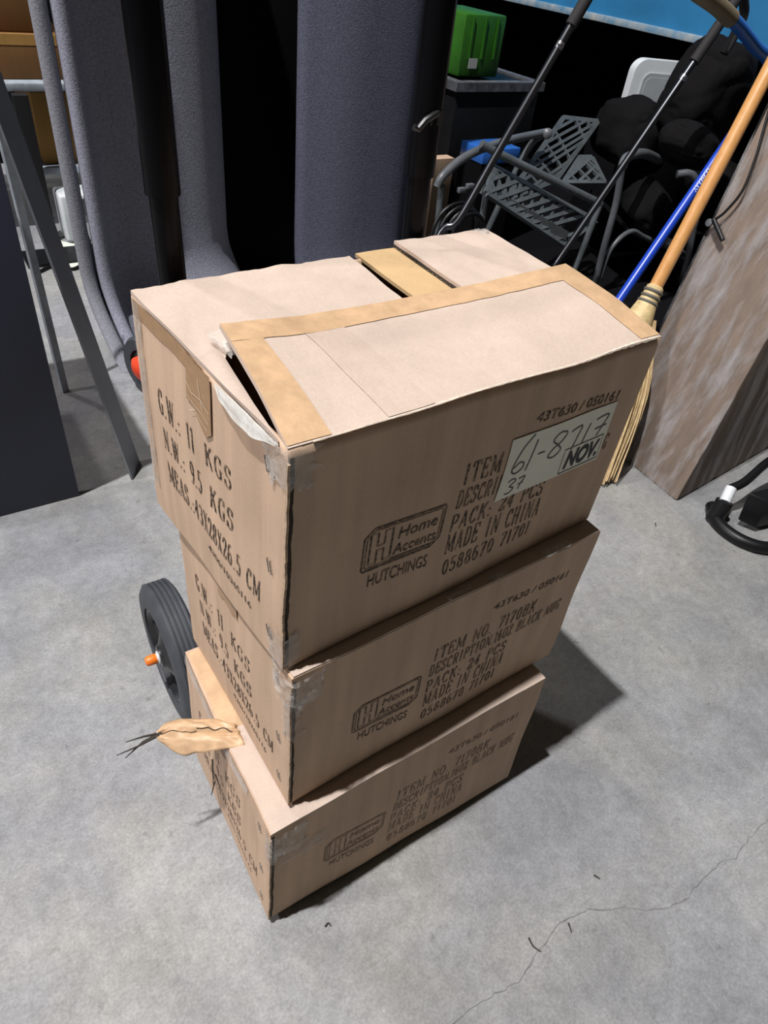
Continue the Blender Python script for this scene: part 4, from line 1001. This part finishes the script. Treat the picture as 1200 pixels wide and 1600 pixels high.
# folded mesh patio chair
mc = thing('mesh_chair', 'folded dark patio chair with diamond lattice seat and back, behind the cartons', 'chair', (1.75, 1.6, 0))
def lattice(name, c00, c10, c11, c01, nu, nv, bw, th, rim=True, m='mesh'):
    """diamond lattice of flat bars between four corners"""
    bm = NB(); n = (c10-c00).cross(c01-c00).normalized()
    def P(u, v): return lerp(lerp(c00, c10, u), lerp(c01, c11, u), v)
    def bar(a, b_, wd):
        d = (b_-a); s = n.cross(d.normalized())*wd*.5
        frame_box(bm, a - s - n*th*.5, d, s*2, n*th)
    for s in (1, -1):
        for k in range(-nv, nu+1):
            # lines u*nu - s*v*nv = k
            ps = []
            for u, v in [(0, None), (1, None), (None, 0), (None, 1)]:
                if u is not None: vv = (u*nu - k)/nv; uu = u
                else: uu = (k + v*nv)/nu; vv = v
                if -1e-6 <= uu <= 1+1e-6 and -1e-6 <= vv <= 1+1e-6: ps.append((uu, vv if s > 0 else 1-vv))
            if len(ps) >= 2 and (V(ps[0])-V(ps[-1])).length > .02:
                ps.sort(); bar(P(*ps[0]), P(*ps[-1]), bw)
    if rim:
        for a, b_ in ((c00, c10), (c10, c11), (c11, c01), (c01, c00)): bar(a, b_, bw*1.5)
    return obj(name, bm, M[m], mc, smooth=False)
lattice('back_panel', at(790, 312, y=1.50), at(868, 282, y=1.56), at(934, 190, y=1.72), at(880, 184, y=1.72), 3, 6, .0105, .010)
lattice('side_panel', at(880, 285, y=1.52), at(945, 285, y=1.52), at(925, 246, y=1.62), at(905, 246, y=1.62), 3, 3, .0105, .010)
lattice('seat_panel', at(772, 262, y=1.46), at(930, 345, y=1.40), at(880, 382, y=1.34), at(760, 302, y=1.38), 9, 2, .0125, .012)
bm = NB(); tube(bm, smooth_path([at(683, 292, y=1.45), at(692, 275, y=1.45), at(720, 250, y=1.47), at(755, 232, y=1.5), at(800, 218, y=1.55), at(852, 207, y=1.6)]), .013, 12); obj('arm_tube', bm, M['greytube'], mc)
bm = NB(); tube(bm, smooth_path([at(752, 225, y=1.47), at(785, 243, y=1.45), at(860, 280, y=1.41), at(938, 318, y=1.36)]), .0125, 12); obj('seat_rail', bm, M['mesh'], mc)
bm = NB(); frame_box(bm, at(752, 303, y=1.40), at(884, 376, y=1.34) - at(752, 303, y=1.40), V((.0, .012, .0)), V((.004, .0, .030))); obj('front_rail', bm, M['mesh'], mc)
for pts in ([at(852, 207, y=1.6), at(815, 250, y=1.6), V((1.55, 1.62, .02))], [at(938, 318, y=1.36), V((1.85, 1.36, .15)), V((1.83, 1.38, .012))], [at(690, 290, y=1.45), V((1.28, 1.46, .2)), V((1.30, 1.46, .012))], [at(760, 303, y=1.42), V((1.42, 1.42, .15)), V((1.43, 1.42, .012))]):
    bm = NB(); tube(bm, smooth_path(pts), .0115, 10); obj('leg', bm, M['mesh'], mc)
q = at(855, 209, y=1.58); bm = NB(); lathe(bm, [(.012, -.012), (.017, -.008), (.017, .008), (.010, .014), (.0001, .016)], q, V((-.5, -.8, .3)), 16); obj('pivot_knob', bm, M['greytube'], mc)
for (u, v) in ((722, 298), (735, 292)):
    q = at(u, v, y=1.43); bm = NB(); box(bm, q - V((.016, .008, .006)), q + V((.012, .008, .010))); bevel_all(bm, .003); obj('bracket', bm, M['greytube'], mc)
b_ = at(752, 262, y=1.75); bcs = thing('blue_case', 'case with blue lid half hidden behind the lattice chair', 'case', (b_.x, 1.8, 0)); bt = at(790, 232, y=1.75).z
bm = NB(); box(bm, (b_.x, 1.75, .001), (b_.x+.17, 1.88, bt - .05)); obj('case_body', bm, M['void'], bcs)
bm = NB(); box(bm, (b_.x-.003, 1.747, bt - .05), (b_.x+.173, 1.883, bt)); bevel_all(bm, .004); obj('case_lid', bm, M['bluehandle'], bcs)
# coiled hose behind the topmost carton
bm = NB()
cc = at(712, 352, y=1.35)
for k in range(4):
    r = .085 - .008*k; tube(bm, [cc + V((.01*k + r*math.cos(2*PI*t/28), -.01*k, r*math.sin(2*PI*t/28) - .02)) for t in range(29)], .006, 8)
tag(obj('coiled_cable', bm, M['blackplastic'], origin=(cc.x, cc.y, 0)), 'black coiled cable just behind the far edge of the topmost carton', 'cable')

# tubular grey chair under the black bags
tc_ = thing('folding_chair', 'grey tubular steel chair under the black bags', 'chair', (2.05, 1.45, 0))
def tb_(name, pts, r=.013, m='greytube'):
    bm = NB(); tube(bm, smooth_path(pts), r, 12); return obj(name, bm, M[m], tc_)
yb = 1.42
tb_('leg', [at(972, 262, y=yb), at(962, 320, y=yb), at(944, 385, y=yb), at(930, 440, y=yb), V((at(915, 470, y=yb).x, yb, .012))])
tb_('leg', [at(1085, 350, y=yb-.05), at(1075, 400, y=yb-.05), at(1052, 484, y=yb-.05)])
tb_('arm_tube', [at(972, 262, y=yb), at(980, 246, y=yb+.02), at(1005, 240, y=yb+.05), at(1030, 250, y=yb+.12)], .017)
tb_('arm_tube', [at(1058, 272, y=yb), at(1080, 272, y=yb-.03), at(1092, 295, y=yb-.05), at(1090, 330, y=yb-.05), at(1085, 352, y=yb-.05)], .014)
tb_('seat_rail', [at(938, 432, y=yb), at(955, 388, y=yb), at(985, 362, y=yb), at(1010, 372, y=yb), at(1075, 400, y=yb-.03)], .010)
bm = NB(); q = at(1043, 382, y=yb-.02); frame_box(bm, q, at(1068, 405, y=yb-.02) - q, V((0, .02, 0)), V((.01, 0, .022))); obj('bracket', bm, M['white'], tc_)
bm = NB(); s0, s1 = at(985, 360, y=yb+.02), at(1080, 392, y=yb); slab(bm, lambda u, v: (lerp(s0, s1, u) + V((.06*v, .30*v, .06*v - .03*math.sin(u*PI))), V((0, -.2, 1)).normalized()), 12, 8, .012); obj('seat', bm, M['bag'], tc_)
# white bin lid standing behind
wl_ = thing('white_tub', 'white plastic tub standing on end behind the black bags', 'tub', (2.65, 1.95, .451))
def rr_prism(bm, c0, ax, az, n, w_, h_, r, d0, d1, seg=6):
    pts = []
    for cx, cz, a0 in ((w_-r, r, -90), (w_-r, h_-r, 0), (r, h_-r, 90), (r, r, 180)):
        for k in range(seg+1):
            a = math.radians(a0 + 90*k/seg); pts.append((cx + r*math.cos(a), cz + r*math.sin(a)))
    f = [bm.verts.new(c0 + ax*x + az*z + n*d0) for x, z in pts]; b2 = [bm.verts.new(c0 + ax*x + az*z + n*d1) for x, z in pts]
    bm.faces.new(f); bm.faces.new(b2[::-1])
    for i in range(len(f)): bm.faces.new((f[i], b2[i], b2[(i+1) % len(f)], f[(i+1) % len(f)]))
    bmesh.ops.recalc_face_normals(bm, faces=bm.faces)
k0 = at(982, 150, y=1.9); k1 = at(1000, 92, y=1.9)
bm = NB(); box(bm, (k0.x - .05, 1.78, .001), (k0.x + .40, 2.02, .45)); bevel_all(bm, .008); tag(obj('dark_block', bm, M['void'], origin=(k0.x, 1.87, 0)), 'black block added under the white tub to keep the area dark, mostly hidden by the bags', 'crate')  # added block, props the tub and keeps the area behind dark
ax = V((.93, -.36, 0)).normalized(); az = V((0, 0, 1)); nn = V((-.36, -.93, 0)).normalized(); o0 = V((k0.x - .005, 1.9, 0.451)); hh_ = at(1010, 92, y=1.9).z - .45
bm = NB(); rr_prism(bm, o0, ax, az, nn, .36, hh_, .05, 0, -.05); obj('tub_body', bm, M['white'], wl_)
bm = NB(); rr_prism(bm, o0 + az*.04 + ax*.045, ax, az, nn, .27, hh_-.085, .03, .006, -.01); obj('recess_panel', bm, M['whitein'], wl_, label='greyer inset panel')
bm = NB(); rr_prism(bm, o0 + az*.05 + ax*.058, ax, az, nn, .244, hh_-.110, .025, .008, -.005); obj('recess_floor', bm, M['whitein'], wl_)

# black bags: lumpy cloth
def bag(name, label, c, rad, rot, seed, group=None, cat='bag'):
    bm = NB(); bmesh.ops.create_icosphere(bm, subdivisions=5, radius=1)
    R_ = Matrix.Rotation(rot[2], 3, 'Z') @ Matrix.Rotation(rot[1], 3, 'Y') @ Matrix.Rotation(rot[0], 3, 'X')
    for v in bm.verts:
        d = v.co.copy(); p = V([math.copysign(abs(t)**.72, t) for t in d])
        k = .98 + .16*noise.noise(d*1.2 + V((seed, 0, 0))) - .07*max(0, .22 - abs(noise.noise(V((d.x*1.1, d.y*1.1, d.z*2.6)) + V((seed, 4, 0)))))/.22*.5 + .03*abs(noise.noise(d*3.0 + V((seed, 4, 0)))) + .016*noise.noise(d*7 + V((0, seed, 1)))
        q_ = V((p.x*rad[0], p.y*rad[1], p.z*rad[2]))*k
        v.co = R_ @ q_ + c
    return tag(obj(name, bm, M['bag'], origin=c), label, cat, group)
bag('cloth_bag', 'black cloth bag slumped over the lattice chair, leftmost of the bags', at(1000, 216, y=1.62) + V((0.01, .04, 0)), (.160, .13, .125), (.1, .3, .1), 1.3, 'heap of black bags')
bag('cloth_bag', 'big black bag highest of the heap, against the blue container', at(1118, 148, y=1.42) + V((.01, .05, 0)), (.150, .13, .165), (.2, .3, .2), 5.1, 'heap of black bags')
bag('cloth_bag', 'black rolled bag at the middle of the heap, just left of the blue pole', at(1075, 227, y=1.30), (.105, .10, .062), (.0, .45, .2), 8.4, 'heap of black bags')
bag('cloth_bag', 'black bag bulging between the tubular chair arms, lowest of the heap', at(1010, 322, y=1.50), (.085, .11, .085), (.3, .5, .0), 3.7, 'heap of black bags')
bag('cloth_bag', 'black bag tucked between the broom handle and the wrapped carton', at(1120, 290, y=1.62), (.13, .13, .11), (.3, .2, .0), 6.6, 'heap of black bags')

# ------------------------------------------------------------------ crumbs on the floor
for k, (pts, l) in enumerate((([(508, 1448), (513, 1442), (517, 1447)], 'tiny dark twig nearest the lowest carton'),
                              ([(826, 1465), (833, 1478), (845, 1487)], 'thin curved bit of straw lying left of the floor crack bend'),
                              ([(888, 1442), (891, 1450), (893, 1457)], 'short dark splinter lying on the floor crack'),
                              ([(928, 1367), (937, 1373)], 'small grey chip on the floor, right of the lowest carton'),
                              ([(1024, 817), (1025, 823)], 'dark speck on the floor left of the pedestal base'))):
    bm = NB(); tube(bm, smooth_path([at(u, v, z=.0018) for u, v in pts], 4), .0013, 6, r2=.0008)
    c = at(*pts[0], z=0); tag(obj('twig', bm, M['twig'], origin=(c.x, c.y, 0)), l, 'debris', 'bits of debris on the floor')
